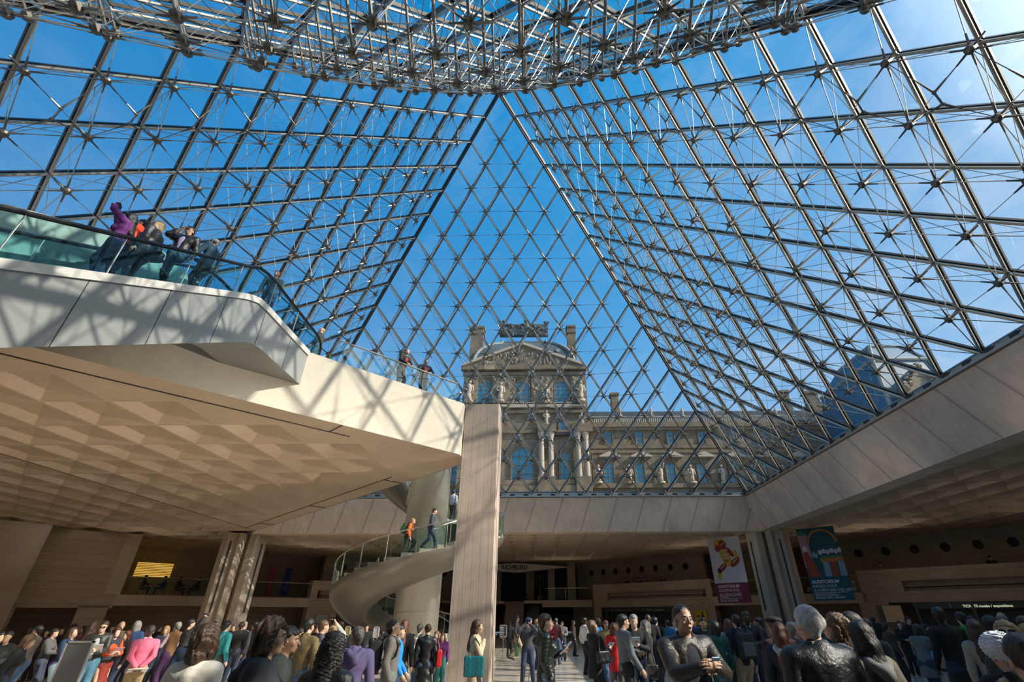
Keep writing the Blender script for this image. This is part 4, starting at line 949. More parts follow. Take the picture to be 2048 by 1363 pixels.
# ------------------------------------------------------------------ figures: smooth-union distance fields meshed into one continuous surface each
FZ = -0.10                                    # hall floor level
UP3 = np.array([0, 0, 1.0])
def unit(v):
    v = np.array(v, float); return v/(np.linalg.norm(v)+1e-12)
class Field:
    def __init__(s, vox): s.vox = vox; s.pr = []
    def cone(s, a, b, ra, rb=None, k=.02, fl=None, op='u'):
        s.pr.append(('c', np.array(a, float), np.array(b, float), ra, ra if rb is None else rb, k, fl, op)); return s
    def ell(s, c, r, k=.02, rot=None, op='u'):
        s.pr.append(('e', np.array(c, float), np.array(r, float), rot, None, k, None, op)); return s
    def box(s, c, hs, rad, k=.01, rot=None, op='u'):
        s.pr.append(('b', np.array(c, float), np.array(hs, float), rot, rad, k, None, op)); return s
    def bounds(s, p):
        if p[0] == 'c':
            r = max(p[3], p[4])
            if p[6] is not None: r *= max(1.0, 1.0/p[6][1])
            return np.minimum(p[1], p[2])-r, np.maximum(p[1], p[2])+r
        r = np.max(p[2]) if p[0] == 'e' else np.linalg.norm(p[2])+p[4]
        return p[1]-r, p[1]+r
    def mesh(s, cuts=(), fold=0.0, fscale=14.0, seed=0, aniso=(1, 1, 1)):
        h = s.vox; lo = np.min([s.bounds(p)[0] for p in s.pr if p[7] == 'u'], axis=0)-h*2.5; hi = np.max([s.bounds(p)[1] for p in s.pr if p[7] == 'u'], axis=0)+h*2.5
        n = np.ceil((hi-lo)/h).astype(int)+1
        F = np.full(n, 1.0, np.float32); ax = [(lo[i]+h*np.arange(n[i])).astype(np.float32) for i in range(3)]
        for p in s.pr:
            k = p[5]; b0, b1 = s.bounds(p); m = k+h*2.2+fold
            i0 = np.clip(np.floor((b0-m-lo)/h).astype(int), 0, n); i1 = np.clip(np.ceil((b1+m-lo)/h).astype(int)+1, 0, n)
            if (i1 <= i0).any(): continue
            sl = tuple(slice(a, b) for a, b in zip(i0, i1))
            X = ax[0][sl[0]][:, None, None]-np.float32(p[1][0]); Y = ax[1][sl[1]][None, :, None]-np.float32(p[1][1]); Z = ax[2][sl[2]][None, None, :]-np.float32(p[1][2])
            if p[0] == 'c':
                v = (p[2]-p[1]).astype(np.float32); q = (X, Y, Z); sc_ = 1.0
                if p[6] is not None:
                    dr, f = unit(p[6][0]).astype(np.float32), np.float32(p[6][1]); dp = (X*dr[0]+Y*dr[1]+Z*dr[2])*(f-1); q = (X+dp*dr[0], Y+dp*dr[1], Z+dp*dr[2]); v = v+(f-1)*(v@dr)*dr; sc_ = 1/math.sqrt(max(f, 1e-3)) if f > 1 else 1.0
                vv = float(v@v)+1e-9; t = np.clip((q[0]*v[0]+q[1]*v[1]+q[2]*v[2])/vv, 0, 1)
                d = (np.sqrt((q[0]-t*v[0])**2+(q[1]-t*v[1])**2+(q[2]-t*v[2])**2)-(p[3]+t*(p[4]-p[3])))*np.float32(sc_)
            else:
                if p[3] is not None:
                    M_ = np.array(p[3], np.float32); q = [X*M_[0][j]+Y*M_[1][j]+Z*M_[2][j] for j in range(3)]
                else: q = [X, Y, Z]
                if p[0] == 'e':
                    r = p[2].astype(np.float32); k0 = np.sqrt((q[0]/r[0])**2+(q[1]/r[1])**2+(q[2]/r[2])**2); k1 = np.sqrt((q[0]/r[0]**2)**2+(q[1]/r[1]**2)**2+(q[2]/r[2]**2)**2)+1e-6; d = k0*(k0-1)/k1
                else:
                    hs = p[2]; e = [np.abs(q[j])-np.float32(hs[j]) for j in range(3)]
                    d = np.sqrt(sum(np.maximum(x, 0)**2 for x in e))+np.minimum(np.maximum(np.maximum(e[0], e[1]), e[2]), 0)-np.float32(p[4])
            G = F[sl]
            if p[7] == 'u': hh = np.clip(.5+.5*(G-d)/k, 0, 1); F[sl] = G*(1-hh)+d*hh-k*hh*(1-hh)
            else: hh = np.clip(.5-.5*(G+d)/k, 0, 1); F[sl] = G*(1-hh)-d*hh+k*hh*(1-hh)
        if fold:
            rs = np.random.RandomState(seed); X, Y, Z = ax[0][:, None, None], ax[1][None, :, None], ax[2][None, None, :]
            nz = 0
            for o in range(4):
                w_ = rs.normal(size=3)*fscale*(1.0+.7*o)*np.array(aniso); ph = rs.uniform(0, 6.28, 2)
                w2 = rs.normal(size=3)*fscale*.5
                nz = nz+np.sin(X*w_[0]+Y*w_[1]+Z*w_[2]+ph[0]+1.6*np.sin(X*w2[0]+Y*w2[1]+Z*w2[2]+ph[1]))/(1+.5*o)
            F += (nz*fold*.5).astype(np.float32)
        for (nv, off) in cuts:      # keep the side where n.p < off
            X, Y, Z = ax[0][:, None, None], ax[1][None, :, None], ax[2][None, None, :]
            F = np.maximum(F, (X*nv[0]+Y*nv[1]+Z*nv[2]-off).astype(np.float32))
        F[0], F[-1], F[:, 0], F[:, -1], F[:, :, 0], F[:, :, -1] = 1, 1, 1, 1, 1, 1
        return surface_net(F, lo, h)
def surface_net(F, lo, h):
    I = F < 0; c = [I[a:F.shape[0]-1+a, b:F.shape[1]-1+b, e:F.shape[2]-1+e] for a in (0, 1) for b in (0, 1) for e in (0, 1)]
    s = sum(x.astype(np.int8) for x in c); act = (s > 0) & (s < 8); idx = np.argwhere(act)
    if len(idx) == 0: return np.zeros((0, 3)), np.zeros((0, 4), int)
    num = np.full(act.shape, -1, np.int64); num[act] = np.arange(len(idx))
    acc = np.zeros((len(idx), 3)); cnt = np.zeros(len(idx))
    i, j, k = idx.T; V = {(a, b, e): F[i+a, j+b, k+e] for a in (0, 1) for b in (0, 1) for e in (0, 1)}
    for axis in range(3):
        for u in (0, 1):
            for v in (0, 1):
                A = [0, 0, 0]; o = [x for x in range(3) if x != axis]; A[o[0]] = u; A[o[1]] = v; B = list(A); B[axis] = 1
                fa, fb = V[tuple(A)], V[tuple(B)]; m = (fa < 0) != (fb < 0); t = np.where(m, fa/(fa-fb+1e-12*(fa == fb)), 0)
                p = np.tile(np.array(A, float), (len(idx), 1)); p[:, axis] = t; acc[m] += p[m]; cnt[m] += 1
    P = lo+(idx+acc/cnt[:, None])*h
    Q = []
    for axis in range(3):
        sl0 = [slice(None)]*3; sl1 = [slice(None)]*3; sl0[axis] = slice(0, -1); sl1[axis] = slice(1, None)
        a, b = I[tuple(sl0)], I[tuple(sl1)]; o = [x for x in range(3) if x != axis]
        e = np.argwhere(a != b); ok = (e[:, o[0]] > 0) & (e[:, o[1]] > 0) & (e[:, o[0]] < F.shape[o[0]]-1) & (e[:, o[1]] < F.shape[o[1]]-1); e = e[ok]
        if len(e) == 0: continue
        fl = a[tuple(e.T)]
        def at(du, dv):
            q = e.copy(); q[:, o[0]] += du; q[:, o[1]] += dv; return num[tuple(q.T)]
        q = np.stack([at(-1, -1), at(0, -1), at(0, 0), at(-1, 0)], 1)
        if axis == 1: fl = ~fl
        q[~fl] = q[~fl][:, ::-1]; Q.append(q)
    return P, np.concatenate(Q)
def link_mesh(name, VQ, mat, parent, **kw):
    P, Q = VQ
    if len(P) == 0: return None
    me = bpy.data.meshes.new(name); me.vertices.add(len(P)); me.vertices.foreach_set('co', P.astype(np.float32).ravel())
    me.loops.add(len(Q)*4); me.loops.foreach_set('vertex_index', Q.astype(np.int32).ravel())
    me.polygons.add(len(Q)); me.polygons.foreach_set('loop_start', np.arange(0, len(Q)*4, 4, dtype=np.int32)); me.polygons.foreach_set('loop_total', np.full(len(Q), 4, np.int32))
    me.polygons.foreach_set('use_smooth', np.ones(len(Q), bool)); me.materials.append(mat); me.update(calc_edges=True)
    o = bpy.data.objects.new(name, me); COL.objects.link(o); o.parent = parent
    return tagp(o, **kw)
def fabric(col, kind='cloth'):
    nm = kind+'_%02x%02x%02x' % tuple(int(255*max(0, min(1, c))**.45) for c in col)
    if kind == 'leather': return plain(nm, col, .30, noise=.25, scale=30, bump=.5)
    if kind == 'puffy': return plain(nm, col, .38, noise=.08, scale=12, bump=.3)
    if kind == 'denim': return plain(nm, col, .8, noise=.22, scale=26, bump=.25)
    if kind == 'hair': return hairmat(nm, col)
    if kind == 'skin': return plain(nm, col, .5, noise=.07, scale=14, bump=.05)
    return plain(nm, col, .82, noise=.12, scale=18, bump=.25)
def hairmat(nm, col):
    if nm in _mc: return _mc[nm]
    m, t, b = new_mat(nm); b.inputs['Roughness'].default_value = .42
    tcn = N(t, 'ShaderNodeTexCoord'); mp_ = N(t, 'ShaderNodeMapping'); mp_.inputs['Scale'].default_value = (60, 60, 9); t.links.new(tcn.outputs['Object'], mp_.inputs[0])
    nn = N(t, 'ShaderNodeTexNoise', i_Scale=2.0, i_Detail=5.0, i_Distortion=.8); t.links.new(mp_.outputs[0], nn.inputs['Vector'])
    r = ramp(t, [(.3, [c*.55 for c in col]), (.7, [min(1, c*1.5) for c in col])]); t.links.new(nn.outputs['Fac'], r.inputs[0]); t.links.new(r.outputs[0], b.inputs['Base Color'])
    bp = N(t, 'ShaderNodeBump', i_Strength=.7, i_Distance=.01); t.links.new(nn.outputs['Fac'], bp.inputs['Height']); t.links.new(bp.outputs[0], b.inputs['Normal'])
    _mc[nm] = m; return m
def ik(S, T, l1, l2, pole):
    S, T = np.array(S, float), np.array(T, float); d = T-S; L_ = np.linalg.norm(d); mx = (l1+l2)*.985
    if L_ > mx: T = S+d/L_*mx; d = T-S; L_ = mx
    u = d/L_; x = (l1*l1-l2*l2+L_*L_)/(2*L_); hh = math.sqrt(max(0, l1*l1-x*x)); p = np.array(pole, float); p = p-u*(p@u); p = unit(p)
    return S+u*x+p*hh, T
def rotm(ax, deg):
    return np.array(Matrix.Rotation(R(deg), 3, Vector(ax)))
SKIN = dict(light=(.58, .36, .26), mid=(.50, .31, .21), asian=(.52, .34, .22), tan=(.34, .19, .12), dark=(.055, .032, .022))
HAIR = dict(black=(.010, .008, .008), brown=(.045, .022, .012), auburn=(.10, .03, .015), blond=(.34, .22, .10), grey=(.22, .21, .20), white=(.55, .54, .53), dkgrey=(.06, .055, .05), ltbrown=(.13, .07, .035))
ARM = {   # hand targets in units of height, x outward
 'down': ((.145, .02, .512), (.3, -1, 0)), 'front': ((.135, .10, .53), (.3, -1, 0)), 'back': ((.14, -.09, .54), (.3, -1, 0)), 'phone': ((.035, .165, .70), (.7, -.2, -1)), 'read': ((.06, .20, .66), (.7, -.3, -1)),
 'camera': ((.045, .115, .905), (1, -.1, -.9)), 'camup': ((.05, .16, 1.02), (1, .2, -.5)), 'behind': ((.03, -.115, .56), (1, -.5, 0)), 'clasphi': ((.030, .215, .735), (1, -.3, -.9)), 'clasp': ((.022, .155, .655), (1, -.4, -.5)), 'pocket': ((.115, .045, .52), (.5, -1, 0)),
 'rail': ((.09, .20, .645), (1, -.2, -.6)), 'strap': ((.07, .085, .77), (.8, .1, -1)), 'chin': ((.03, .12, .855), (.8, .1, -1)), 'reach': ((.10, .30, .74), (.5, -.3, -1)), 'hip': ((.125, .02, .60), (1, -.5, 0)), 'up': ((.09, .12, 1.08), (1, .2, -.3))}
def person(px, py, d, face, label, top=(.05, .05, .06), tk='cloth', style='jacket', bot=(.04, .05, .09), bk='denim', btype='trousers', skin='light', hair='brown', hs='short', arms='down', arms2=None, legs='stand', lean=0, side=0,
           head=(0, 0), female=False, shirt=None, shoe=(.03, .025, .02), fz=None, H=None, extra=(), grp=None, glasses=None, stout=1.0, vox=None, at=None, hood=None, seed=None, base=None, sleeve=1.0, collar=None):
    global PCOUNT
    PCOUNT += 1; seed = PCOUNT if seed is None else seed
    fz = FZ if fz is None else fz
    if at is None:
        p = on_y(px, py, CAM[1]+d); X, Y = p[0], p[1]; H = (p[2]-fz) if H is None else H
    else: X, Y = at
    H = max(1.0, min(2.0, H)); rt = empty('person', (X, Y, fz), -R(face), label=label, cat='person', group=grp)
    dist = math.dist((X, Y, fz+1.2), CAM); v = vox or min(.028, max(.0078, dist*.00125))
    sw = (.104 if female else .116)*H; hw = .052*H; W = stout
    Hc = np.array([0, 0, .53*H]); RL = rotm((1, 0, 0), -lean) @ rotm((0, 1, 0), side)
    U = lambda q: Hc+RL @ (np.array(q, float)*H-Hc)
    fwd, rgt, up = RL @ np.array([0, 1, 0]), RL @ np.array([1, 0, 0]), RL @ UP3
    hipx = .048*H
    # legs
    la = {'stand': ((-.055, -.01), (.06, .015)), 'walk': ((-.045, .17), (.045, -.17)), 'stride': ((-.045, .24), (.045, -.24)), 'walk2': ((-.045, -.13), (.045, .15)), 'apart': ((-.10, 0), (.10, .02)), 'climb': ((-.05, .12), (.05, -.10)), 'sit': ((-.05, .25), (.05, .23))}[legs]
    J = {}
    for s_, (ax_, ay_), sg in ((0, la[0], -1), (1, la[1], 1)):
        lift = .055 if (legs in ('walk', 'stride', 'walk2') and ay_ < 0) else (.14 if legs == 'climb' and ay_ > 0 else 0.0)
        hp = Hc+np.array([sg*hipx, 0, -.01*H]); an = np.array([ax_*H, ay_*H, (.045+lift)*H])
        if legs == 'sit': an = np.array([ax_*H, ay_*H, .285*H])
        if legs == 'climb' and ay_ < 0: an[2] = .045*H
        kn, an = ik(hp, an, .245*H, .246*H, (sg*.08, 1, 0)); tilt = -.5 if lift and ay_ < 0 else 0
        toe = an+np.array([sg*.015*H, .105*H, (-.030+tilt*.07)*H]); J['leg%d' % s_] = (hp, kn, an, toe)
    # arms
    A2 = arms2 or arms
    for s_, sg, nm in ((0, -1, arms), (1, 1, A2)):
        t, pl = ARM[nm]; S = U((sg*sw/H, -.008, .812)); T = U((sg*t[0]*(1 if nm != 'down' else (sw/H+.036)/.145), t[1], t[2])); el, wr = ik(S, T, .17*H, .145*H, RL @ np.array([sg*pl[0], pl[1], pl[2]]))
        J['arm%d' % s_] = (S, el, wr, nm, sg)
    nk0, nk1 = U((0, -.012, .83)), U((0, -.002, .875))
    RH = RL @ rotm((0, 0, 1), -head[0]) @ rotm((1, 0, 0), -head[1]); hcen = U((0, .008, .875))+RH @ np.array([0, .004, .058])*H
    Hd = lambda q: hcen+RH @ (np.array(q, float)*H)
    # ---- body fields
    def torso(f, o, k=.03):
        f.cone(U((0, 0, .555)), U((0, .002, .64)), .078*H*W+o, .072*H*W*(.9 if female else 1)+o, k*H, ((fwd), 1.28)); f.cone(U((0, .002, .64)), U((0, .0, .735)), .073*H*W*(.92 if female else 1)+o, .088*H*W*(.9 if female else 1)+o, k*H, (fwd, 1.3))
        f.cone(U((-.045, -.005, .775)), U((.045, -.005, .775)), .062*H*W+o, None, k*H, (fwd, 1.15)); f.cone(U((-sw/H*.8, -.012, .815)), U((sw/H*.8, -.012, .815)), .034*H+o, None, .03*H)
        f.cone(U((0, -.012, .80)), U((0, -.012, .845)), .05*H+o, .032*H+o, .03*H)
        if female:
            for sg in (-1, 1): f.ell(U((sg*.042, .062, .735)), (np.array([.036, .03, .034])*H+o), .03*H)
    def arm(f, s_, o, t1=1.0, k=.012):
        S, el, wr, nm, sg = J['arm%d' % s_]; f.cone(S, el, .029*H*W**.5+o, .0225*H+o, k*H); e2 = el+(wr-el)*t1; f.cone(el, e2, .0225*H+o, (.0225+(.0155-.0225)*t1)*H+o, k*H)
    def leg(f, s_, o, t1=1.0, k=.015, wide=0):
        hp, kn, an, toe = J['leg%d' % s_]; f.cone(hp, kn, .052*H*W+o, .033*H+o+wide*.5, k*H); e2 = kn+(an-kn)*t1; f.cone(kn, e2, .033*H+o+wide*.5, (.033+(.021-.033)*t1)*H+o+wide, k*H)
    def pelvis(f, o): f.cone(Hc+np.array([-.035*H, 0, 0]), Hc+np.array([.035*H, 0, 0]), .068*H*W+o, None, .03*H, ((0, 1, 0), 1.08)); f.cone(Hc, U((0, 0, .59)), .074*H*W+o, None, .03*H, (fwd, 1.25))
    B = Field(v); torso(B, -.004); pelvis(B, -.004)
    for s_ in (0, 1):
        arm(B, s_, 0); leg(B, s_, 0); hp, kn, an, toe = J['leg%d' % s_]
        B.cone(kn+(an-kn)*.12+np.array([0, -.012*H, 0]), kn+(an-kn)*.5, .030*H, .024*H, .015*H)
        B.cone(an+np.array([0, -.02*H, -.02*H]), toe, .022*H, .016*H, .01*H)
        S, el, wr, nm, sg = J['arm%d' % s_]; f = unit(wr-el)
        if nm in ('camera', 'camup', 'phone', 'chin', 'read'): f = unit(f+unit(hcen-wr)*.3+up*.4)
        inn = unit(-rgt*sg-f*((-rgt*sg)@f)); n_ = inn if nm in ('down', 'front', 'back', 'pocket', 'hip') else unit(-fwd*.3+inn-f*((-fwd*.3+inn)@f)); sd = unit(np.cross(f, n_))*(1 if sg > 0 else -1)
        fr = max(.0052*H, v*.62); pal = wr+f*.05*H; B.cone(wr, wr+f*.018*H, .0155*H, None, .01*H); B.cone(wr+f*.02*H, pal, .020*H, .023*H, .008*H, (n_, 1.9))
        curl = {'down': .28, 'front': .3, 'back': .3, 'pocket': .2}.get(nm, .75)
        if v < .02:
            for q in range(4):
                off = (q-1.5)*.0118*H; a = wr+f*(.052-.002*abs(q-1.2))*H+sd*off; dr = unit(f+n_*curl*.5); ln = (.021, .025, .024, .018)[q]*H
                b = a+dr*ln; dr2 = unit(f*(1-curl*.6)+n_*(curl*1.2)); c_ = b+dr2*ln*.75; dr3 = unit(f*(1-curl*1.25)+n_*(curl*1.5+.05)); e = c_+dr3*ln*.55
                B.cone(a, b, fr, fr*.95, .003*H); B.cone(b, c_, fr*.95, fr*.88, .002*H); B.cone(c_, e, fr*.88, fr*.8, .002*H)
            tb = wr+f*.015*H-sd*.014*H; t1_ = tb+unit(f*.7-sd*.8+n_*.35)*.026*H; t2_ = t1_+unit(f*.9-sd*.25+n_*.45)*.022*H; B.cone(tb, t1_, fr*1.35, fr*1.1, .006*H); B.cone(t1_, t2_, fr*1.1, fr*.9, .003*H)
        else: B.cone(pal, pal+unit(f+n_*curl)*.03*H, .018*H, .012*H, .006*H, (n_, 1.8)); B.cone(wr+f*.015*H-sd*.012*H, wr+f*.04*H-sd*.03*H, .010*H, .008*H, .004*H)
        J['hand%d' % s_] = (wr+f*.06*H+n_*.012*H, f, n_)
    B.cone(nk0, nk1+RH @ np.array([0, 0, .01*H]), .035*H*(.88 if female else 1), .031*H*(.88 if female else 1), .015*H)
    # head
    B.ell(Hd((0, -.008, .022)), np.array([.0445, .056, .048])*H, .01*H, RH); B.ell(Hd((0, .014, -.022)), np.array([.035, .038, .044])*H, .018*H, RH)
    B.ell(Hd((0, .034, -.050)), np.array([.015, .014, .013])*H, .012*H, RH)
    if v < .02:
        B.cone(Hd((0, .050, .004)), Hd((0, .0635, -.020)), .0045*H, .0075*H, .006*H); B.cone(Hd((-.020, .046, .012)), Hd((.020, .046, .012)), .006*H, None, .008*H)
        for sg in (-1, 1):
            B.ell(Hd((sg*.0185, .054, -.001)), np.array([.0095, .007, .0065])*H, .006*H, RH, 's'); B.ell(Hd((sg*.0185, .046, -.001)), np.array([.0075, .0075, .006])*H, .002*H, RH)
            B.ell(Hd((sg*.026, .034, -.016)), np.array([.012, .012, .012])*H, .012*H, RH)
            B.ell(Hd((sg*.0445, -.008, -.008)), np.array([.0055, .011, .019])*H, .003*H, RH @ rotm((0, 0, 1), -sg*18))
        B.ell(Hd((0, .0515, -.036)), np.array([.0125, .006, .0035])*H, .003*H, RH); B.ell(Hd((0, .0505, -.0415)), np.array([.011, .006, .0038])*H, .003*H, RH)
    sk = fabric(SKIN[skin], 'skin')
    link_mesh('body', B.mesh(), sk, rt)
    if v < .0125:
        for sg in (-1, 1):
            m = MB(); c_ = Hd((sg*.0185, .0495, -.001)); m.ball(c_, .0052*H, 6); m.build('eye', plain('eye_white', (.6, .58, .55), .2), rt, smooth=True)
            m = MB(); m.ball(Hd((sg*.0185, .0532, -.001)), .0024*H, 5); m.build('iris', plain('iris_dark', (.012, .008, .006), .2), rt, smooth=True)
            m = MB(); m.tube([Hd((sg*.009, .0535, .0085)), Hd((sg*.02, .0525, .0125)), Hd((sg*.030, .0455, .009))], [.0018*H, .0022*H, .001*H], 5); m.build('eyebrow', fabric(HAIR[hair if hair in ('black', 'brown', 'blond') else 'dkgrey'], 'hair'), rt)
        m = MB(); m.ball(Hd((0, .0565, -.0385)), .001*H, 6, (12, 2.2, 3.0)); m.xf(Matrix.Identity(4)); m.build('lips', plain('lips_'+skin, tuple(a*b for a, b in zip(SKIN[skin], (.85, .5, .5))), .4), rt, smooth=True)
    # ---- clothing
    off = {'puffy': .022, 'leather': .018}.get(tk, .013)+(.006 if style in ('coat', 'jacket') else 0)
    off = max(off, v*.9); hem = {'jacket': .505, 'sweater': .53, 'tshirt': .53, 'shirt': .52, 'coat': .36, 'longcoat': .24, 'dress': .30, 'vest': .50, 'cardigan': .38, 'parka': .40}[style]
    t1 = {'tshirt': -1, 'vest': -2}.get(style, .97*sleeve)
    def upper_cloth(o, hem_, t1_, openf=0, ring=True, nm='jacket', mt=None, fold=.006):
        C_ = Field(v); torso(C_, o); 
        if hem_ < .56:
            w_ = .078 if hem_ > .45 else .083; C_.cone(Hc+up*.03*H, np.array([0, 0, hem_*H+.03*H]), w_*H*W+o, (w_+(.56-hem_)*.10)*H*W+o, .02*H, ((0, 1, 0), 1.2))
        for s_ in (0, 1):
            if t1_ == -2: continue
            if t1_ == -1: S, el, wr, n2, sg = J['arm%d' % s_]; C_.cone(S, S+(el-S)*.6, .030*H+o, .027*H+o, .012*H)
            else: arm(C_, s_, o+.003, t1_)
        if hood is not None and nm in ('jacket', 'coat', 'sweater'):
            pass
        C_.ell(U((0, .015, .875)), np.array([.040, .046, .034])*H, .008*H, RL, 's')
        if openf: C_.cone(U((0, .115, .85)), U((0, .125, .46)), .060*H*openf/.03, .052*H*openf/.03, .006*H, None, 's')
        if tk == 'puffy' and nm != 'shirt' or style == 'vest' and tk == 'puffy':
            pass
        VQ = C_.mesh(cuts=[((0, 0, -1), -hem_*H)], fold=fold if v < .02 else 0, fscale=13.0/H*1.75, seed=seed, aniso=(1, 1, .5 if tk != 'puffy' else 3.0))
        return link_mesh(nm, VQ, mt, rt)
    tm = fabric(top, tk)
    if shirt is not None and style not in ('tshirt', 'sweater', 'shirt'):
        upper_cloth(max(.004, off-.013), .53, .5, nm='shirt', mt=fabric(shirt, 'cloth'), fold=.003)
    pn = {'jacket': 'jacket', 'sweater': 'sweater', 'tshirt': 'tshirt', 'shirt': 'shirt', 'coat': 'coat', 'longcoat': 'coat', 'dress': 'dress', 'vest': 'vest', 'cardigan': 'cardigan', 'parka': 'coat'}[style]
    upper_cloth(off, hem, t1, openf=.030 if (shirt is not None and style in ('jacket', 'coat', 'cardigan', 'vest')) else 0, nm=pn, mt=tm, fold=.008 if tk in ('leather', 'puffy') else .0055)
    if style == 'vest' and sleeve != 0:
        S_ = Field(v)
        for s_ in (0, 1): arm(S_, s_, max(.008, v*.6), .95)
        link_mesh('sleeves', S_.mesh(fold=.004 if v < .02 else 0, seed=seed+3), fabric(shirt or (.4, .4, .42), 'cloth'), rt)
    if collar is not None:
        C_ = Field(v); C_.cone(U((-.028, -.02, .858)), U((.028, -.02, .858)), .024*H, None, .01*H); C_.cone(U((-.036, .0, .848)), U((-.02, .034, .83)), .013*H, None, .01*H); C_.cone(U((.036, .0, .848)), U((.02, .034, .83)), .013*H, None, .01*H)
        C_.ell(U((0, .008, .875)), np.array([.030, .036, .034])*H, .005*H, RL, 's'); link_mesh('collar', C_.mesh(), fabric(collar, tk if collar == top else 'cloth'), rt)
    if hood is not None:
        C_ = Field(v); C_.cone(U((-.045, -.055, .83)), U((0, -.085, .79)), .026*H, .034*H, .02*H); C_.cone(U((.045, -.055, .83)), U((0, -.085, .79)), .026*H, .034*H, .02*H)
        C_.cone(U((-.045, -.05, .84)), U((-.040, .012, .835)), .024*H, .014*H, .015*H); C_.cone(U((.045, -.05, .84)), U((.040, .012, .835)), .024*H, .014*H, .015*H)
        C_.ell(U((0, -.045, .87)), np.array([.040, .036, .034])*H, .012*H, RL, 's'); link_mesh('hood', C_.mesh(fold=.005, seed=seed), fabric(hood, tk if hood == top else 'cloth'), rt)
    if btype in ('trousers', 'wide'):
        C_ = Field(v); o = max(.010, v*.8); pelvis(C_, o)
        for s_ in (0, 1): leg(C_, s_, o, .98, wide=.012 if btype == 'trousers' else .022)
        link_mesh('trousers', C_.mesh(cuts=[((0, 0, 1), .60*H)], fold=.006 if v < .02 else 0, seed=seed+7, aniso=(1, 1, 1.6)), fabric(bot, bk), rt)
    elif btype == 'skirt':
        C_ = Field(v); pelvis(C_, .012); C_.cone(Hc, np.array([0, .01*H, .33*H]), .08*H+.012, .10*H+.012, .02*H, ((0, 1, 0), 1.15)); link_mesh('skirt', C_.mesh(cuts=[((0, 0, -1), -.30*H), ((0, 0, 1), .60*H)], fold=.006, seed=seed), fabric(bot, bk), rt)
    for s_ in (0, 1):
        hp, kn, an, toe = J['leg%d' % s_]; C_ = Field(v); C_.cone(an+np.array([0, -.024*H, -.022*H]), toe+np.array([0, .006*H, .004*H]), .0265*H+.003, .021*H+.003, .01*H); C_.cone(an, an+np.array([0, .02*H, -.015*H]), .026*H, .02*H, .01*H)
        link_mesh('shoe', C_.mesh(cuts=[((0, 0, -1), -(an[2]-.044*H))] if an[2] < .06*H else ()), fabric(shoe, 'cloth'), rt)
    # ---- hair
    if hs != 'none':
        hm = fabric(HAIR[hair], 'hair'); C_ = Field(v); o = max(.004, v*.35); fh = .006; wig = 40
        cap_ = lambda g=0.0: C_.ell(Hd((0, -.014, .026)), np.array([.0475+g, .0585+g, .0505+g])*H+o, .01*H, RH)
        face_cut = lambda y=.038, z=-.012: C_.box(Hd((0, .085, z-.052)), np.array([.06, .052, .07])*H, .004*H, .006*H, RH, 's')
        if hs == 'crop':
            C_.ell(Hd((0, -.012, .0235)), np.array([.0455, .0575, .0485])*H+.002, .01*H, RH); C_.cone(Hd((0, -.046, .0)), Hd((0, -.040, -.032)), .027*H, .021*H, .02*H); C_.box(Hd((0, .070, -.022)), np.array([.07, .068, .060])*H, .002*H, .006*H, RH @ rotm((1, 0, 0), 24), 's'); fh = .002
        elif hs in ('short', 'bald', 'thin'):
            if hs == 'short': cap_(.001); C_.cone(Hd((0, -.05, -.0)), Hd((0, -.042, -.035)), .028*H, .022*H, .02*H)
            else: C_.cone(Hd((-.026, -.03, .005)), Hd((.026, -.03, .005)), .033*H, None, .01*H); C_.cone(Hd((0, -.044, .0)), Hd((0, -.038, -.034)), .028*H, .022*H, .02*H)
            if hs == 'thin': C_.ell(Hd((0, -.016, .02)), np.array([.0462, .057, .049])*H+o*.6, .006*H, RH)
            C_.box(Hd((0, .072, -.03)), np.array([.07, .068, .058])*H, .002*H, .006*H, RH @ rotm((1, 0, 0), 14), 's')
        elif hs in ('bob', 'curly', 'wavy'):
            g = .010 if hs == 'curly' else .004; cap_(g)
            for sg in (-1, 1): C_.cone(Hd((sg*.040, -.012, .01)), Hd((sg*.044, -.012, -.055)), (.022+g)*H, (.020+g)*H, .015*H)
            C_.cone(Hd((0, -.045, .01)), Hd((0, -.045, -.058)), (.034+g)*H, (.034+g)*H, .02*H)
            C_.box(Hd((0, .085, -.04)), np.array([.031, .05, .062])*H, .004*H, .008*H, RH, 's'); fh = .012 if hs != 'bob' else .005; wig = 55
        elif hs in ('long', 'longcurly'):
            g = .008 if hs == 'longcurly' else .003; cap_(g)
            bk0 = Hd((0, -.05, -.03)); C_.cone(Hd((0, -.036, .01)), bk0, .042*H, .046*H, .02*H); C_.cone(bk0, U((0, -.075, .73)), (.046+g)*H, (.050+g*1.6)*H, .02*H, (fwd, 1.5))
            for sg in (-1, 1): C_.cone(Hd((sg*.040, -.012, .01)), Hd((sg*.046, -.02, -.06)), .019*H, .022*H, .015*H); C_.cone(Hd((sg*.046, -.02, -.06)), U((sg*.055, -.045, .77)), .022*H, .020*H, .015*H)
            C_.box(Hd((0, .085, -.045)), np.array([.032, .05, .07])*H, .004*H, .008*H, RH, 's'); fh = .014 if hs == 'longcurly' else .005; wig = 55
        elif hs in ('bun', 'tail'):
            cap_(.001); C_.box(Hd((0, .072, -.03)), np.array([.07, .068, .058])*H, .002*H, .006*H, RH @ rotm((1, 0, 0), 10), 's')
            if hs == 'bun': C_.ell(Hd((0, -.070, .045)), np.array([.024, .022, .022])*H, .01*H, RH)
            else: C_.cone(Hd((0, -.066, .03)), Hd((0, -.088, -.02)), .014*H, .016*H, .01*H); C_.cone(Hd((0, -.088, -.02)), Hd((0, -.075, -.09)), .016*H, .009*H, .01*H)
        elif hs in ('cap', 'beret', 'fur'):
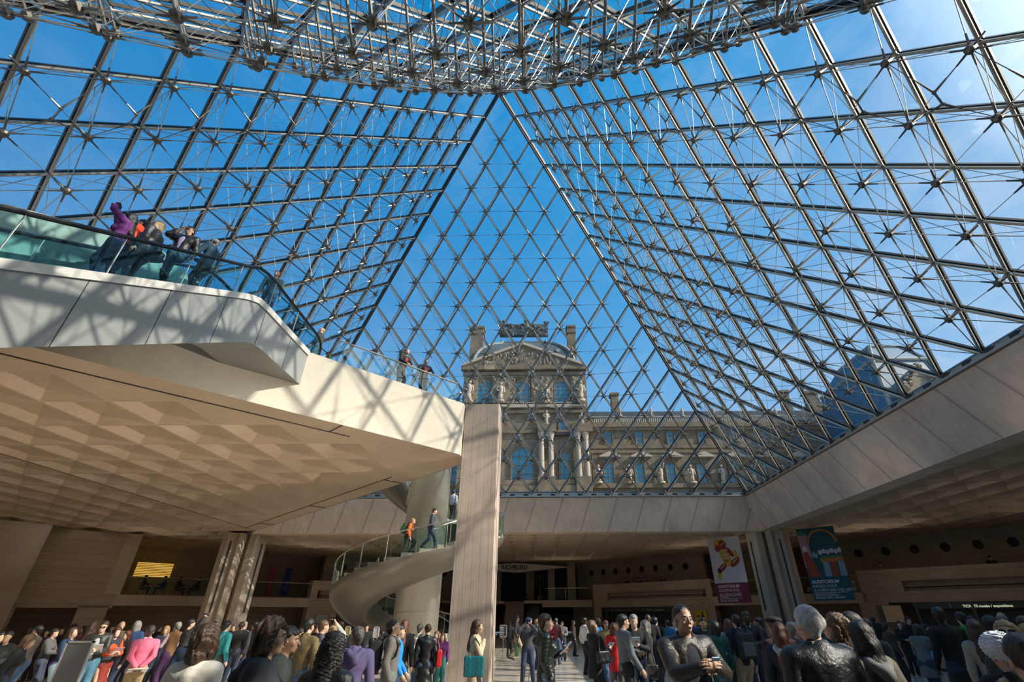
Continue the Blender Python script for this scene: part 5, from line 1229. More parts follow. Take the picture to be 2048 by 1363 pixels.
            cap_(.0005); C_.box(Hd((0, .072, -.03)), np.array([.07, .068, .058])*H, .002*H, .006*H, RH @ rotm((1, 0, 0), 14), 's')
        link_mesh('hair', C_.mesh(fold=fh if v < .021 else 0, fscale=wig, seed=seed+11, aniso=(1, 1, .35) if hs in ('long', 'bob', 'short') else (1, 1, 1)), hm, rt)
    if hs in ('cap', 'beret', 'fur'):
        C_ = Field(v); hc_ = {'cap': (.02, .05, .16), 'beret': (.008, .007, .008), 'fur': (.75, .76, .82)}[hs]
        if hs == 'cap': C_.ell(Hd((0, -.012, .045)), np.array([.052, .062, .045])*H, .01*H, RH); C_.box(Hd((0, .075, .028)), np.array([.034, .035, .002])*H, .003*H, .01*H, RH)
        elif hs == 'beret': C_.ell(Hd((0, -.012, .055)), np.array([.068, .074, .028])*H, .01*H, RH)
        else: C_.ell(Hd((0, -.01, .035)), np.array([.075, .08, .062])*H, .01*H, RH)
        link_mesh('hat', C_.mesh(fold=.012 if hs == 'fur' else .002, fscale=120 if hs == 'fur' else 20, seed=5), fabric(hc_, 'cloth'), rt)
    if glasses:
        m = MB()
        for sg in (-1, 1):
            c_ = Hd((sg*.0195, .060, -.001)); m.tube([c_+RH @ np.array([math.cos(a)*.0125, 0, math.sin(a)*.009])*H for a in np.linspace(0, 6.2832, 13)], .0012*H, 4)
            m.tube([Hd((sg*.032, .058, .002)), Hd((sg*.047, .0, .002))], .0011*H, 4)
            if glasses == 'sun': m.poly([c_+RH @ np.array([math.cos(a)*.0125, 0, math.sin(a)*.009])*H for a in np.linspace(0, 6.2832, 13)[:-1]])
        m.tube([Hd((-.008, .060, .002)), Hd((.008, .060, .002))], .0011*H, 4); dz = RH @ np.array([0, -.012, .055])*H if glasses == 'up' else np.zeros(3)
        if glasses == 'up':
            for q in range(m.n): m.v[q] = tuple(np.array(m.v[q])+dz)
        m.build('glasses', plain('glasses_black', (.01, .01, .012), .15), rt)
    # ---- carried things are objects of their own
    MW = Matrix.Translation((X, Y, fz)) @ Matrix.Rotation(-R(face), 4, 'Z')
    for ex in extra:
        kind, lb, col = ex[0], ex[1], ex[2]
        hl, hr = J['hand0'], J['hand1']
        if kind == 'backpack':
            e = empty('backpack', MW @ Vector(U((0, -.12, .70))), -R(face), label=lb, cat='backpack'); q = lambda a: RL @ (np.array(a)*H)
            C_ = Field(v); C_.box(q((0, -.035, 0)), np.array([.072, .035, .105])*H, .022*H, .01, RL); link_mesh('main_bag', C_.mesh(fold=.004, seed=seed), fabric(col, 'cloth'), e)
            C_ = Field(v); C_.box(q((0, -.085, -.03)), np.array([.055, .014, .055])*H, .012*H, .01, RL); link_mesh('front_pocket', C_.mesh(fold=.003, seed=seed+1), fabric(ex[3] if len(ex) > 3 else tuple(c*.7 for c in col), 'cloth'), e)
            for sg in (-1, 1):
                m = MB(); m.tube([q((sg*.05, 0, .10)), q((sg*.07, .04, .165)), q((sg*.085, .135, .155)), q((sg*.085, .185, .09)), q((sg*.09, .17, .0)), q((sg*.08, .08, -.06)), q((sg*.05, .0, -.08))], .010*H, 6); m.build('strap', fabric((.015, .015, .017), 'cloth'), e)
        elif kind in ('handbag', 'tote'):
            sg = ex[3] if len(ex) > 3 else 1; w_, h_ = (.075, .055) if kind == 'handbag' else (.10, .085); zc = ex[4] if len(ex) > 4 else .56
            e = empty(kind.replace('tote', 'tote_bag'), MW @ Vector(np.array([sg*(sw/H+.085), 0, zc])*H), -R(face), label=lb, cat='bag')
            C_ = Field(v); C_.box((0, 0, 0), np.array([.022, w_, h_])*H, .014*H, .01); C_.cone((0, -w_*.7*H, -h_*.7*H), (0, w_*.7*H, -h_*.7*H), .034*H, None, .02); link_mesh('bag_body', C_.mesh(fold=.006, seed=seed+2), fabric(col, 'leather'), e)
            m = MB(); m.tube([(0, -w_*.7*H, h_*H), (-sg*.03*H, -w_*.5*H, (h_+.12)*H), (-sg*.045*H, 0, (.80-zc)*H+.03*H if zc > .5 else (h_+.16)*H), (-sg*.03*H, w_*.5*H, (h_+.12)*H), (0, w_*.7*H, h_*H)], .007*H, 6); m.build('handle', fabric(tuple(c*.6 for c in col), 'leather'), e)
        elif kind in ('phone', 'camera', 'paper', 'map', 'tablet'):
            hh = hr if (len(ex) > 3 and ex[3] == 'r') else (hl if len(ex) > 3 and ex[3] == 'l' else None)
            c_ = (hl[0]+hr[0])/2 if hh is None else hh[0]; tow = unit(hcen+fwd*0-c_) if kind != 'camera' else -fwd
            sz = {'phone': (.075, .012, .14), 'camera': (.13, .07, .09), 'paper': (.21, .006, .27), 'map': (.36, .008, .26), 'tablet': (.19, .012, .25)}[kind]
            e = empty({'map': 'folded_map', 'paper': 'leaflet', 'tablet': 'folder'}.get(kind, kind), MW @ Vector(c_), -R(face), label=lb, cat={'map': 'map', 'paper': 'leaflet', 'tablet': 'folder'}.get(kind, kind))
            tow = tow if kind in ('camera', 'phone', 'paper', 'map', 'tablet') else tow; zx = unit(np.cross(tow, UP3)); zu = np.cross(zx, tow); m = MB(); m.box((0, 0, 0), sz)
            m.xf(Matrix(((zx[0], tow[0], zu[0], 0), (zx[1], tow[1], zu[1], 0), (zx[2], tow[2], zu[2], 0), (0, 0, 0, 1)))); m.build({'camera': 'camera_body', 'phone': 'case', 'paper': 'sheet', 'map': 'sheet', 'tablet': 'cover'}[kind], fabric(col, 'cloth'), e)
            if kind == 'camera':
                m = MB(); m.tube([fwd*.03, fwd*.10], [.034, .03], 12); m.build('lens', MT['black'], e)
        elif kind == 'waist_jacket':
            e = empty('puffer_jacket', MW @ Vector(np.array([0, 0, .52])*H), -R(face), label=lb, cat='jacket'); C_ = Field(v)
            C_.cone(np.array([-.04, -.05, .04])*H, np.array([.05, -.04, .04])*H, .055*H, None, .02, ((0, 1, 0), 1.2)); C_.cone(np.array([-.05, -.03, .02])*H, np.array([-.11, -.05, -.13])*H, .055*H, .03*H, .02); C_.cone(np.array([.05, .03, .03])*H, np.array([.03, .085, -.02])*H, .035*H, .03*H, .02)
            link_mesh('quilted_cloth', C_.mesh(fold=.010, fscale=30, seed=3), fabric(col, 'puffy'), e)
    return rt
PCOUNT = 0
P = person
BLK = (.013, .013, .015); NVY = (.012, .022, .05); JN = (.05, .10, .19); DJN = (.02, .035, .075); LJN = (.16, .26, .36); KH = (.34, .25, .15); GR = (.12, .12, .125); DG = (.04, .042, .045)
# ---- near figures
P(1361, 1210, 6.0, 170, 'man in brown leather jacket with sunglasses on his head, clasping his hands', top=(.035, .026, .02), tk='leather', shirt=(.012, .018, .03), bot=(.02, .02, .03), skin='mid', hair='black', hs='crop', arms='clasphi', glasses='up', head=(-8, -4), collar=(.035, .026, .02), vox=.0068, stout=1.06, extra=[('phone', 'small pale blue object held by the man in the leather jacket', (.3, .5, .7), 'r')])
P(418, 1254, 5.2, 2, 'woman in cream sweater with curly dark bob seen from behind', top=(.74, .70, .60), style='sweater', female=True, hair='brown', hs='curly', skin='asian', bot=(.03, .03, .04))
P(548, 1238, 4.6, 72, 'woman with dark layered hair and glasses in a black hooded jacket', top=(.018, .020, .028), hood=(.020, .022, .030), female=True, hair='brown', hs='wavy', skin='asian', glasses='clear', stout=1.12)
P(1608, 1209, 4.5, -4, 'white-haired man in a long black leather jacket seen from behind', top=(.012, .014, .018), tk='leather', style='coat', hair='white', hs='thin', collar=(.012, .014, .018), stout=1.12, bot=(.02, .02, .02))
P(405, 1251, 8.2, -14, 'person with brown bob in navy coat half hidden behind the cream sweater', top=NVY, style='coat', female=True, hair='brown', hs='bob')
P(580, 1254, 6.0, 80, 'person in dark green jacket just behind the woman with glasses', top=(.025, .035, .03), hair='black', skin='tan')
P(670, 1271, 5.0, 12, 'woman with long curly black hair in a black leather jacket', top=(.010, .012, .013), tk='leather', female=True, hair='black', hs='longcurly', skin='asian')
P(716, 1254, 7.8, -24, 'grey-haired man in a purple anorak with folded hood', top=(.085, .065, .16), hood=(.075, .06, .14), skin='tan', hair='dkgrey', hs='short', head=(-28, -4), collar=(.085, .065, .16), vox=.0085)
P(1660, 1227, 6.0, -52, 'person with wavy brown hair and glasses in a denim shirt looking down', top=(.035, .05, .07), tk='denim', female=True, hair='ltbrown', hs='wavy', glasses='clear', head=(0, -18))
P(1697, 1226, 6.6, -68, 'dark-haired man in profile behind the denim shirt', top=NVY, hair='black', skin='asian')
P(1714, 1245, 5.2, -12, 'woman with straight black hair in a taupe hooded jacket', top=(.10, .085, .06), hood=(.16, .16, .15), female=True, hair='black', hs='long', skin='asian')
P(1726, 1238, 8.2, 62, 'man with sunglasses in profile beyond the taupe jacket', top=DG, hair='black', glasses='sun', skin='mid')
P(2004, 1240, 5.2, -140, 'blonde woman with sunglasses looking down at the right edge', top=(.06, .06, .065), female=True, hair='blond', hs='bob', glasses='sun', head=(0, -26))
P(1994, 1276, 4.6, 15, 'person in a fluffy white fur hat at the right edge', top=(.02, .02, .022), female=True, hair='brown', hs='fur')
P(2034, 1273, 3.3, 24, 'person with brown hair and dark coat in the lower right corner', top=(.015, .013, .012), style='coat', hair='brown', hs='short', stout=1.05)
P(1546, 1236, 8.6, 4, 'person in a dark beret and maroon coat', top=(.045, .018, .018), style='coat', female=True, hair='auburn', hs='beret')
P(1556, 1246, 8.0, 30, 'woman with dark red hair in a denim jacket with pale grey hood', top=(.018, .025, .04), tk='denim', hood=(.34, .40, .40), female=True, hair='auburn', hs='long')
P(1583, 1245, 9.4, 80, 'grey-haired person beside the white-haired man', top=DG, hair='grey')
P(1470, 1230, 12.5, -4, 'man in navy jacket and khaki trousers wearing a grey backpack', top=(.014, .02, .035), bot=KH, bk='cloth', hair='black', legs='walk2', hood=(.014, .02, .035), extra=[('backpack', 'dark grey backpack on the man in khaki trousers', (.03, .033, .036), (.10, .11, .11))])
P(1428, 1243, 12.4, -8, 'woman in a long teal green coat seen from behind', top=(.008, .075, .07), style='longcoat', female=True, hair='black', hs='bob', bot=BLK)
P(1454, 1239, 13.6, 25, 'woman in a pale pink top beside the backpack man', top=(.36, .28, .27), style='sweater', female=True, hair='brown', hs='long', bot=BLK)
P(1490, 1223, 14.0, 195, 'tall man in dark sweater with white collar', top=(.018, .02, .024), style='sweater', collar=(.6, .6, .62), skin='dark', hair='black', arms='clasp', bot=(.02, .02, .03))
P(1514, 1235, 14.6, -88, 'woman in black with a bun and orange lanyard', top=BLK, female=True, hair='black', hs='bun', skin='tan', arms='phone', collar=(.5, .14, .02), bot=BLK)
P(1404, 1235, 14.2, 182, 'smiling woman with short black hair in a black jacket', top=BLK, female=True, hair='black', hs='short', skin='asian', arms='clasp', arms2='down', bot=BLK)
P(1387, 1238, 22.0, 170, 'small distant figure in dark blue in front of the yellow poster', top=(.02, .03, .10), hair='black')
P(1874, 1215, 10.2, 8, 'very tall man in a long black coat seen from behind', top=(.008, .008, .009), style='longcoat', skin='dark', hair='black', hs='short', legs='walk', head=(35, 0), arms='front', bot=NVY)
P(1918, 1224, 12.2, 22, 'man in bright green t-shirt at the ticket counter', top=(.02, .28, .06), style='tshirt', hair='black', bot=DJN, skin='light', arms='front')
P(1999, 1224, 13.5, 40, 'bald man in green polo near the blue screen', top=(.03, .22, .10), style='tshirt', hair='grey', hs='bald')
P(1944, 1241, 8.6, 35, 'woman with long dark hair in a beige cardigan and patterned skirt', top=(.42, .36, .27), style='sweater', female=True, hair='brown', hs='long', btype='skirt', bot=(.14, .22, .22), bk='denim', arms='down', arms2='phone', extra=[('tablet', 'small red purse in the hand of the woman in the beige cardigan', (.22, .02, .04), 'r')])
P(1941, 1232, 14.2, 5, 'dark-haired man in front of the lit counter', top=DG, hair='black')
P(1976, 1234, 10.6, 12, 'woman with curly dark hair in white top with blue straps', top=(.36, .42, .5), style='sweater', female=True, hair='black', hs='curly')
P(2043, 1234, 8.5, -150, 'person partly cut by the right edge wearing pink cap', top=(.05, .05, .07), hair='brown')
P(1824, 1247, 13.4, 60, 'woman in a long grey vest bending over a blue folder', top=(.12, .13, .14), style='cardigan', female=True, hair='black', hs='bob', skin='tan', lean=14, arms='read', bot=DJN, legs='walk', shirt=(.07, .10, .15), extra=[('tablet', 'bright blue folder held by the woman in the grey vest', (.12, .33, .68))])
P(1743, 1231, 22.5, 30, 'man in black suit striding away with white collar', top=BLK, skin='dark', hair='black', hs='bald', collar=(.6, .6, .6), bot=BLK, bk='cloth', legs='stride', lean=5, shoe=(.3, .3, .3))
P(1796, 1242, 21.0, 195, 'woman in black standing by the lit map panel', top=BLK, female=True, hair='black', hs='bun', arms='clasp', bot=BLK)
P(1813, 1233, 21.5, 160, 'man in black behind the woman by the lit map panel', top=BLK, hair='black', bot=BLK)
P(1851, 1248, 22.5, 120, 'woman in black cap and short black dress by the queue posts', top=BLK, style='tshirt', female=True, hair='brown', hs='cap', btype='skirt', bot=BLK, arms='clasp')
# ---- centre
P(1090, 1228, 9.8, 82, 'woman in a dark green quilted parka walking past with a leaflet', top=(.018, .024, .018), tk='puffy', style='parka', female=True, hair='brown', hs='short', hood=(.018, .024, .018), bot=LJN, legs='walk', arms='phone', arms2='down', vox=.0105, extra=[('paper', 'white leaflet in the hand of the woman in the green parka', (.75, .74, .72), 'l')])
P(955, 1240, 12.0, 88, 'woman in beige trench coat with a scarf standing against the column', top=(.52, .40, .26), style='coat', female=True, hair='brown', hs='long', skin='asian', collar=(.5, .36, .30), bot=BLK, arms='down', arms2='strap', extra=[('tote', 'large teal tote bag on the shoulder of the woman in beige', (.01, .13, .16), 1, .56)])
P(1056, 1236, 18.6, 182, 'man in a blue cap photographing with both hands raised', top=(.05, .055, .07), style='shirt', hair='brown', hs='cap', arms='camera', bot=DJN, legs='apart', extra=[('camera', 'black camera held up by the man in the blue cap', (.01, .01, .012)), ('tote', 'green shoulder bag of the man in the blue cap', (.05, .13, .06), 1, .52)])
P(1034, 1231, 28.0, 92, 'man in dark jacket and beige trousers by the far stairs', top=DG, hair='black', bot=KH, bk='cloth', legs='walk')
P(1020, 1243, 30.0, 10, 'dark dressed person near the far sign', top=DG, hair='black', bot=BLK)
P(1061, 1236, 26.0, -160, 'person in blue jacket behind the photographing man', top=(.02, .04, .12), hair='brown')
P(1074, 1238, 23.5, 60, 'fair-haired person behind the green parka', top=(.05, .05, .06), hair='blond')
P(1104, 1242, 25.0, 190, 'woman in a red top holding a bag in the distance', top=(.2, .015, .03), style='sweater', female=True, hair='brown', hs='long', bot=DJN, arms='clasp')
P(1112, 1236, 26.0, 12, 'man in brown leather jacket and jeans seen from behind', top=(.06, .035, .025), tk='leather', hair='dkgrey', bot=JN)
P(1124, 1242, 27.8, 185, 'man in grey sweater holding papers facing the brown leather jacket', top=(.14, .13, .12), style='sweater', hair='black', skin='tan', arms='read', bot=DJN, extra=[('paper', 'white papers held by the man in the grey sweater', (.7, .7, .68))])
P(1169, 1235, 21.5, 60, 'woman in white blouse and black trousers with dark hair', top=(.62, .6, .58), style='shirt', female=True, skin='dark', hair='black', bot=BLK)
P(1186, 1240, 13.4, 62, 'woman in black coat reading a leaflet', top=BLK, style='coat', female=True, hair='ltbrown', hs='bob', arms='read', bot=BLK, bk='cloth', head=(0, -20), extra=[('paper', 'open white leaflet read by the woman in the black coat', (.55, .53, .5)), ('handbag', 'black handbag of the woman reading the leaflet', (.01, .01, .012), 1, .60)])
P(1195, 1235, 18.5, 120, 'bald man in bright blue shirt', top=(.03, .16, .38), style='shirt', skin='dark', hair='black', hs='bald')
P(1211, 1241, 17.2, 175, 'person in a blue and yellow patterned top', top=(.20, .15, .06), tk='denim', style='sweater', skin='tan', hair='auburn', bot=JN)
P(1227, 1247, 15.0, 10, 'woman in a long bright red cardigan with curly auburn hair', top=(.62, .015, .015), style='cardigan', female=True, hair='auburn', hs='curly', bot=GR)
P(1244, 1229, 11.4, 76, 'man in a grey suit jacket with glasses turned to the right', top=(.13, .15, .165), hair='black', hs='short', skin='asian', glasses='clear', arms='clasp', arms2='front', bot=BLK, bk='cloth', legs='walk', style='jacket', vox=.012)
P(1266, 1229, 12.4, 188, 'grey-haired man in black sweater reading a brochure', top=BLK, style='sweater', hair='grey', hs='short', arms='phone', arms2='down', bot=NVY, extra=[('paper', 'pale blue brochure read by the grey-haired man', (.5, .6, .7), 'l')])
P(1289, 1241, 13.1, -84, 'woman with blond-grey bob in a dark brown coat', top=(.04, .035, .03), style='coat', female=True, hair='grey', hs='bob', arms='clasp', bot=BLK, bk='cloth', extra=[('handbag', 'brown leather handbag hanging at the side of the woman with the grey bob', (.06, .045, .04), -1, .47)])
P(1295, 1228, 16.5, 200, 'tall man in black behind the grey bob', top=BLK, skin='dark', hair='black', hs='bald', bot=BLK)
P(1309, 1234, 18.0, 30, 'person in black jacket with blue backpack', top=BLK, hair='black', bot=BLK, legs='walk', extra=[('backpack', 'blue backpack on the person in black walking away', (.02, .05, .14))])
P(1334, 1240, 20.0, 10, 'person in royal blue vest by the counter', top=(.01, .10, .26), style='vest', shirt=(.3, .3, .32), hair='black')
P(1347, 1238, 21.0, 190, 'person in white shirt standing behind the leather jacket man', top=(.5, .5, .52), style='shirt', hair='brown')
P(1236, 1239, 20.0, 170, 'dark figure in front of the numbered counters', top=DG, hair='black')
# ---- by the cylinder
P(792, 1238, 10.2, 80, 'young man in grey jacket and jeans with a green backpack, looking down', top=(.13, .12, .11), hair='black', hs='short', skin='asian', bot=(.11, .15, .15), bk='denim', arms='down', arms2='down', head=(0, -22), extra=[('backpack', 'black and lime green backpack of the young man', (.012, .013, .014), (.18, .25, .03))])
P(800, 1250, 11.6, 86, 'person in a bright blue jacket hidden behind the young man', top=(.01, .22, .62), hair='black', skin='asian', arms='front', bot=DJN)
P(811, 1240, 13.2, 4, 'woman with very long straight brown hair in a black coat and stockings', top=BLK, style='coat', female=True, hair='auburn', hs='long', btype='none', skin='tan')
P(841, 1248, 15.2, 20, 'woman in cream jacket with a small cream backpack', top=(.50, .46, .36), female=True, hair='dkgrey', hs='short', bot=JN, extra=[('backpack', 'small cream backpack on the woman in the cream jacket', (.42, .40, .34))])
P(857, 1249, 13.6, -12, 'woman in a long black puffer coat with hair in a bun', top=(.010, .010, .011), tk='puffy', style='longcoat', female=True, hair='brown', hs='bun', bot=JN, extra=[('tote', 'bright red and blue bag of the woman in the long black coat', (.55, .02, .02), 1, .60)])
P(886, 1266, 17.0, 172, 'girl in purple jacket with long auburn hair beside the column', top=(.13, .02, .12), female=True, hair='auburn', hs='long', bot=(.02, .14, .12))
P(874, 1262, 17.6, 190, 'small person in dark clothes beside the girl in purple', top=DG, hair='ltbrown', hs='bob', female=True)
P(735, 1248, 22.0, 175, 'man in dark suit far behind near the counter recess', top=BLK, hair='black')
P(649, 1241, 12.6, 58, 'man in grey jacket with black backpack straps', top=(.11, .11, .13), hair='ltbrown', extra=[('backpack', 'black backpack of the man in the grey jacket', (.012, .012, .015))])
P(667, 1252, 11.0, -28, 'blonde woman in white sleeves holding a phone up', top=(.45, .43, .38), style='sweater', female=True, hair='blond', hs='bun', arms='down', arms2='camup', extra=[('phone', 'black phone raised by the blonde woman', (.01, .01, .01), 'r')])
P(683, 1243, 19.0, -100, 'man in navy with sunglasses by the far wall', top=NVY, hair='brown', glasses='sun')
P(620, 1237, 10.4, 10, 'man with black hair in an olive brown sweater seen from behind', top=(.16, .115, .05), style='sweater', hair='black', hs='short', bot=JN, collar=(.16, .115, .05), vox=.011)
P(603, 1257, 13.0, 80, 'woman in a beige jacket raising her hand to her face', top=(.36, .28, .19), female=True, hair='black', hs='short', arms='chin')
P(635, 1251, 14.4, 150, 'person with dark hair between the olive sweater and the grey jacket', top=(.10, .04, .03), hair='black', skin='tan')
# ---- left crowd
P(433, 1242, 17.0, 100, 'man with lit face looking down, behind the cream sweater', top=(.05, .05, .05), hair='black', skin='asian', head=(0, -20))
P(456, 1242, 15.0, 18, 'person in a teal hooded anorak seen from behind', top=(.01, .17, .19), hood=(.01, .19, .21), hair='black', style='parka', bot=DG)
P(485, 1244, 18.6, -20, 'dark-haired person in black bag strap beside the grey vest', top=(.02, .02, .02), hair='brown')
P(491, 1243, 20.0, 14, 'man in charcoal vest and blue jeans seen from behind', top=(.055, .06, .07), hair='grey', bot=JN, legs='stand')
P(512, 1243, 18.0, -86, 'dark-haired person in profile facing left', top=(.03, .03, .035), hair='black', skin='tan')
P(524, 1252, 14.6, 30, 'woman with wavy hair in a black and white patterned scarf', top=(.10, .10, .09), tk='denim', female=True, hair='ltbrown', hs='wavy')
P(536, 1239, 13.0, 40, 'person with curly grey hair behind the black hooded jacket', top=DG, hair='grey', hs='curly')
P(384, 1238, 15.5, 55, 'person in dark jacket photographing with arms raised', top=(.02, .02, .022), hair='black', arms='camup', extra=[('camera', 'camera raised above the dark jacketed person', (.01, .01, .01))])
P(358, 1244, 16.8, -70, 'grey-haired man in a brown suede vest with pink sleeves', top=(.17, .085, .035), style='vest', shirt=(.62, .48, .55), hair='grey', arms='phone', bot=(.06, .02, .08))
P(335, 1252, 17.6, 160, 'blond woman in navy with an orange strap', top=(.02, .025, .06), female=True, hair='blond', hs='bob')
P(304, 1251, 12.6, -40, 'person in pink sweater and khaki trousers holding a map behind the back', top=(.72, .15, .24), style='sweater', hair='dkgrey', hs='short', skin='tan', collar=(.7, .6, .66), bot=(.38, .28, .15), bk='cloth', arms='behind', stout=1.08, vox=.013, extra=[('map', 'folded white map held behind the pink sweater', (.7, .68, .68))])
P(277, 1243, 17.2, -22, 'grey curly-haired man in a blue blazer', top=(.012, .05, .14), hair='grey', hs='curly', bot=DJN)
P(291, 1250, 20.0, 20, 'person in red jacket behind the pink sweater', top=(.24, .01, .02), hair='brown', hs='bob', female=True)
P(258, 1261, 15.6, 200, 'woman with brown hair and dark cardigan near the blue blazer', top=(.03, .02, .02), female=True, hair='auburn', hs='long')
P(246, 1242, 16.6, 130, 'elderly man in olive jacket', top=(.07, .06, .035), hair='grey', hs='bald', skin='mid')
P(237, 1254, 14.2, 120, 'woman with dark hair and bright orange collar over a black vest', top=(.02, .025, .035), style='vest', shirt=(.5, .06, .01), collar=(.6, .07, .01), female=True, hair='brown', hs='long', btype='skirt', bot=(.20, .02, .01), arms='read', extra=[('paper', 'pink leaflet held by the woman with the orange collar', (.5, .25, .25))])
P(212, 1242, 13.8, 152, 'smiling man in sunglasses with a dark jacket over a striped shirt', top=(.035, .037, .036), tk='leather', shirt=(.42, .42, .42), hair='brown', hs='short', glasses='sun', bot=(.06, .17, .25), arms='read', arms2='down', extra=[('map', 'white guide leaflet held by the smiling man in sunglasses', (.6, .6, .58), 'l')])
P(190, 1242, 15.0, -10, 'person with long dark hair and maroon coat', top=(.08, .012, .02), style='coat', female=True, hair='brown', hs='long')
P(149, 1254, 13.6, 84, 'woman in navy cardigan looking down at her phone', top=(.012, .03, .09), style='sweater', female=True, hair='brown', hs='long', arms='phone', head=(0, -26), bot=(.30, .42, .5), lean=4, extra=[('phone', 'phone in the hands of the woman in the navy cardigan', (.02, .02, .02)), ('waist_jacket', 'shiny purple puffer jacket tied at the waist of the woman in the navy cardigan', (.10, .01, .36))])
P(150, 1248, 19.0, 30, 'dark-haired head behind the woman in the navy cardigan', top=DG, hair='black')
P(112, 1257, 15.6, 70, 'woman with dark ponytail holding white papers', top=(.10, .10, .10), female=True, hair='black', hs='tail', arms='read', extra=[('paper', 'white papers held by the woman with the ponytail', (.6, .6, .6))])
P(80, 1251, 14.4, -108, 'man in a grey sweater and jeans holding a leaflet', top=(.15, .13, .12), style='sweater', hair='black', skin='tan', arms='read', bot=JN, extra=[('paper', 'beige leaflet held by the man in the grey sweater', (.4, .36, .3))])
P(21, 1263, 12.6, 150, 'woman with dark hair tied back in black top', top=BLK, female=True, hair='black', hs='bun', skin='mid', arms='read', extra=[('paper', 'pale leaflet held by the woman in the black top', (.4, .38, .34))])
P(45, 1268, 11.0, 60, 'person in dark green coat leaning forward at the left', top=(.015, .018, .018), style='coat', female=True, hair='ltbrown', hs='bob', lean=12)
P(5, 1264, 13.6, 110, 'man in dark jacket at the left edge', top=(.03, .02, .018), hair='black', skin='mid')
rb = random.Random(21)
bgl = [(64, 1255, 21, 'person in a dark hat'), (98, 1258, 20, 'person in a charcoal coat'), (128, 1254, 21, 'person in a brown coat'), (170, 1252, 22, 'person in a black parka'), (228, 1250, 22, 'person in a dark blue coat'), (320, 1250, 22, 'person in a grey coat'), (347, 1252, 23, 'person in a brown jacket'), (412, 1250, 22, 'person in a black jacket'), (470, 1248, 23, 'person in a green jacket'), (765, 1262, 22, 'person in a black sweater'), (700, 1256, 20, 'person in a dark dress'), (1146, 1240, 31, 'person in a black coat'), (1252, 1243, 24, 'person in a navy coat'), (1420, 1241, 24, 'person in a grey sweater'), (1640, 1245, 16, 'person in a black hooded top'), (1770, 1246, 17, 'person in a dark blue sweater')]
for x_, y_, d_, l_ in bgl:
    c_ = rb.choice([BLK, DG, NVY, (.05, .03, .02), (.02, .03, .02)])
    P(x_, y_, d_, rb.choice([0, 20, 90, -90, 170, -160]), l_+' deep in the crowd %s' % ('left of the cylinder' if x_ < 780 else ('between the column and the counters' if x_ < 1300 else 'on the right')), top=c_, hair=rb.choice(['black', 'brown', 'dkgrey']), hs=rb.choice(['short', 'bob', 'short']), bot=rb.choice([BLK, DJN]), female=rb.random() < .5, skin=rb.choice(['light', 'mid', 'tan']))
# ---- escalator riders, platform, stair, mezzanine
def tread(y): return (8.80 if y > -8.0 else 8.80-SL*(-8.0-y))+TR
def ER(x, y, H_, f, lb, **k): P(0, 0, 0, f, lb, at=(x, y), fz=tread(y), H=H_, vox=.011, **k)
ER(-5.5, -11.75, 1.66, -120, 'woman in a purple patterned jacket photographing from the escalator', top=(.16, .03, .20), tk='denim', female=True, hair='black', hs='long', skin='asian', arms='camup', bot=NVY, extra=[('camera', 'small black camera raised by the woman on the escalator', (.01, .01, .012))])
ER(-5.45, -11.22, 1.66, -100, 'woman with short blond hair and grey scarf on the escalator', top=(.02, .02, .022), tk='leather', female=True, hair='blond', hs='bob', glasses='clear', collar=(.38, .37, .36), bot=(.03, .03, .035), extra=[('handbag', 'dark handbag of the blond woman on the escalator', (.02, .02, .025), 1, .6)])
ER(-6.0, -11.02, 1.78, -118, 'man in a bright orange-red jacket with sunglasses on the escalator', top=(.75, .06, .015), hair='black', glasses='sun', skin='light', bot=DJN)
ER(-5.5, -10.45, 1.78, 168, 'man in black leather jacket and lilac shirt raising his hand to his face', top=(.015, .014, .016), tk='leather', shirt=(.42, .36, .55), hair='black', glasses='sun', arms='down', arms2='chin', bot=(.03, .06, .09), legs='climb', skin='light')
ER(-5.55, -9.62, 1.68, -95, 'grey-haired man in a blue and black jacket resting his hands on the rail', top=(.02, .06, .10), hair='grey', hs='bald', arms='read', bot=(.05, .05, .05))
ER(-5.6, -6.95, 1.80, 150, 'young man in blue-grey sweatshirt leaning by the escalator rail', top=(.07, .11, .13), style='sweater', hair='brown', head=(20, -16), lean=8, bot=DJN)
ER(-5.9, -4.75, 1.60, 175, 'woman with long brown hair near the top of the escalator', top=(.02, .03, .04), female=True, hair='brown', hs='long', arms='phone', bot=DJN)
P(0, 0, 0, -95, 'bald man in charcoal shirt at the head of the escalator', at=(-5.45, -3.75), fz=9.0, H=1.66, vox=.012, top=(.04, .045, .045), style='sweater', hair='dkgrey', hs='none', skin='light', arms='front', bot=(.10, .14, .17))
P(0, 0, 0, 118, 'grey-haired man in black suit bending over the platform rail', at=(-2.98, -1.80), fz=9.0, H=1.82, vox=.013, top=BLK, shirt=(.5, .04, .03), hair='grey', arms='rail', lean=16, head=(10, -18), bot=BLK, legs='apart')
P(0, 0, 0, 145, 'man in dark suit and red tie leaning on the platform rail', at=(-2.28, -.98), fz=9.0, H=1.76, vox=.013, top=(.015, .018, .03), shirt=(.5, .03, .03), hair='black', arms='rail', lean=10, head=(8, -14), bot=BLK)
P(0, 0, 0, 84, 'woman in orange jacket climbing the spiral staircase', at=(-3.40, 4.05), fz=3.86, H=1.62, vox=.014, top=(.72, .14, .03), female=True, hair='blond', hs='bun', lean=15, legs='climb', bot=(.02, .03, .03), arms='front', extra=[('backpack', 'green backpack of the woman in orange on the spiral staircase', (.03, .10, .05))])
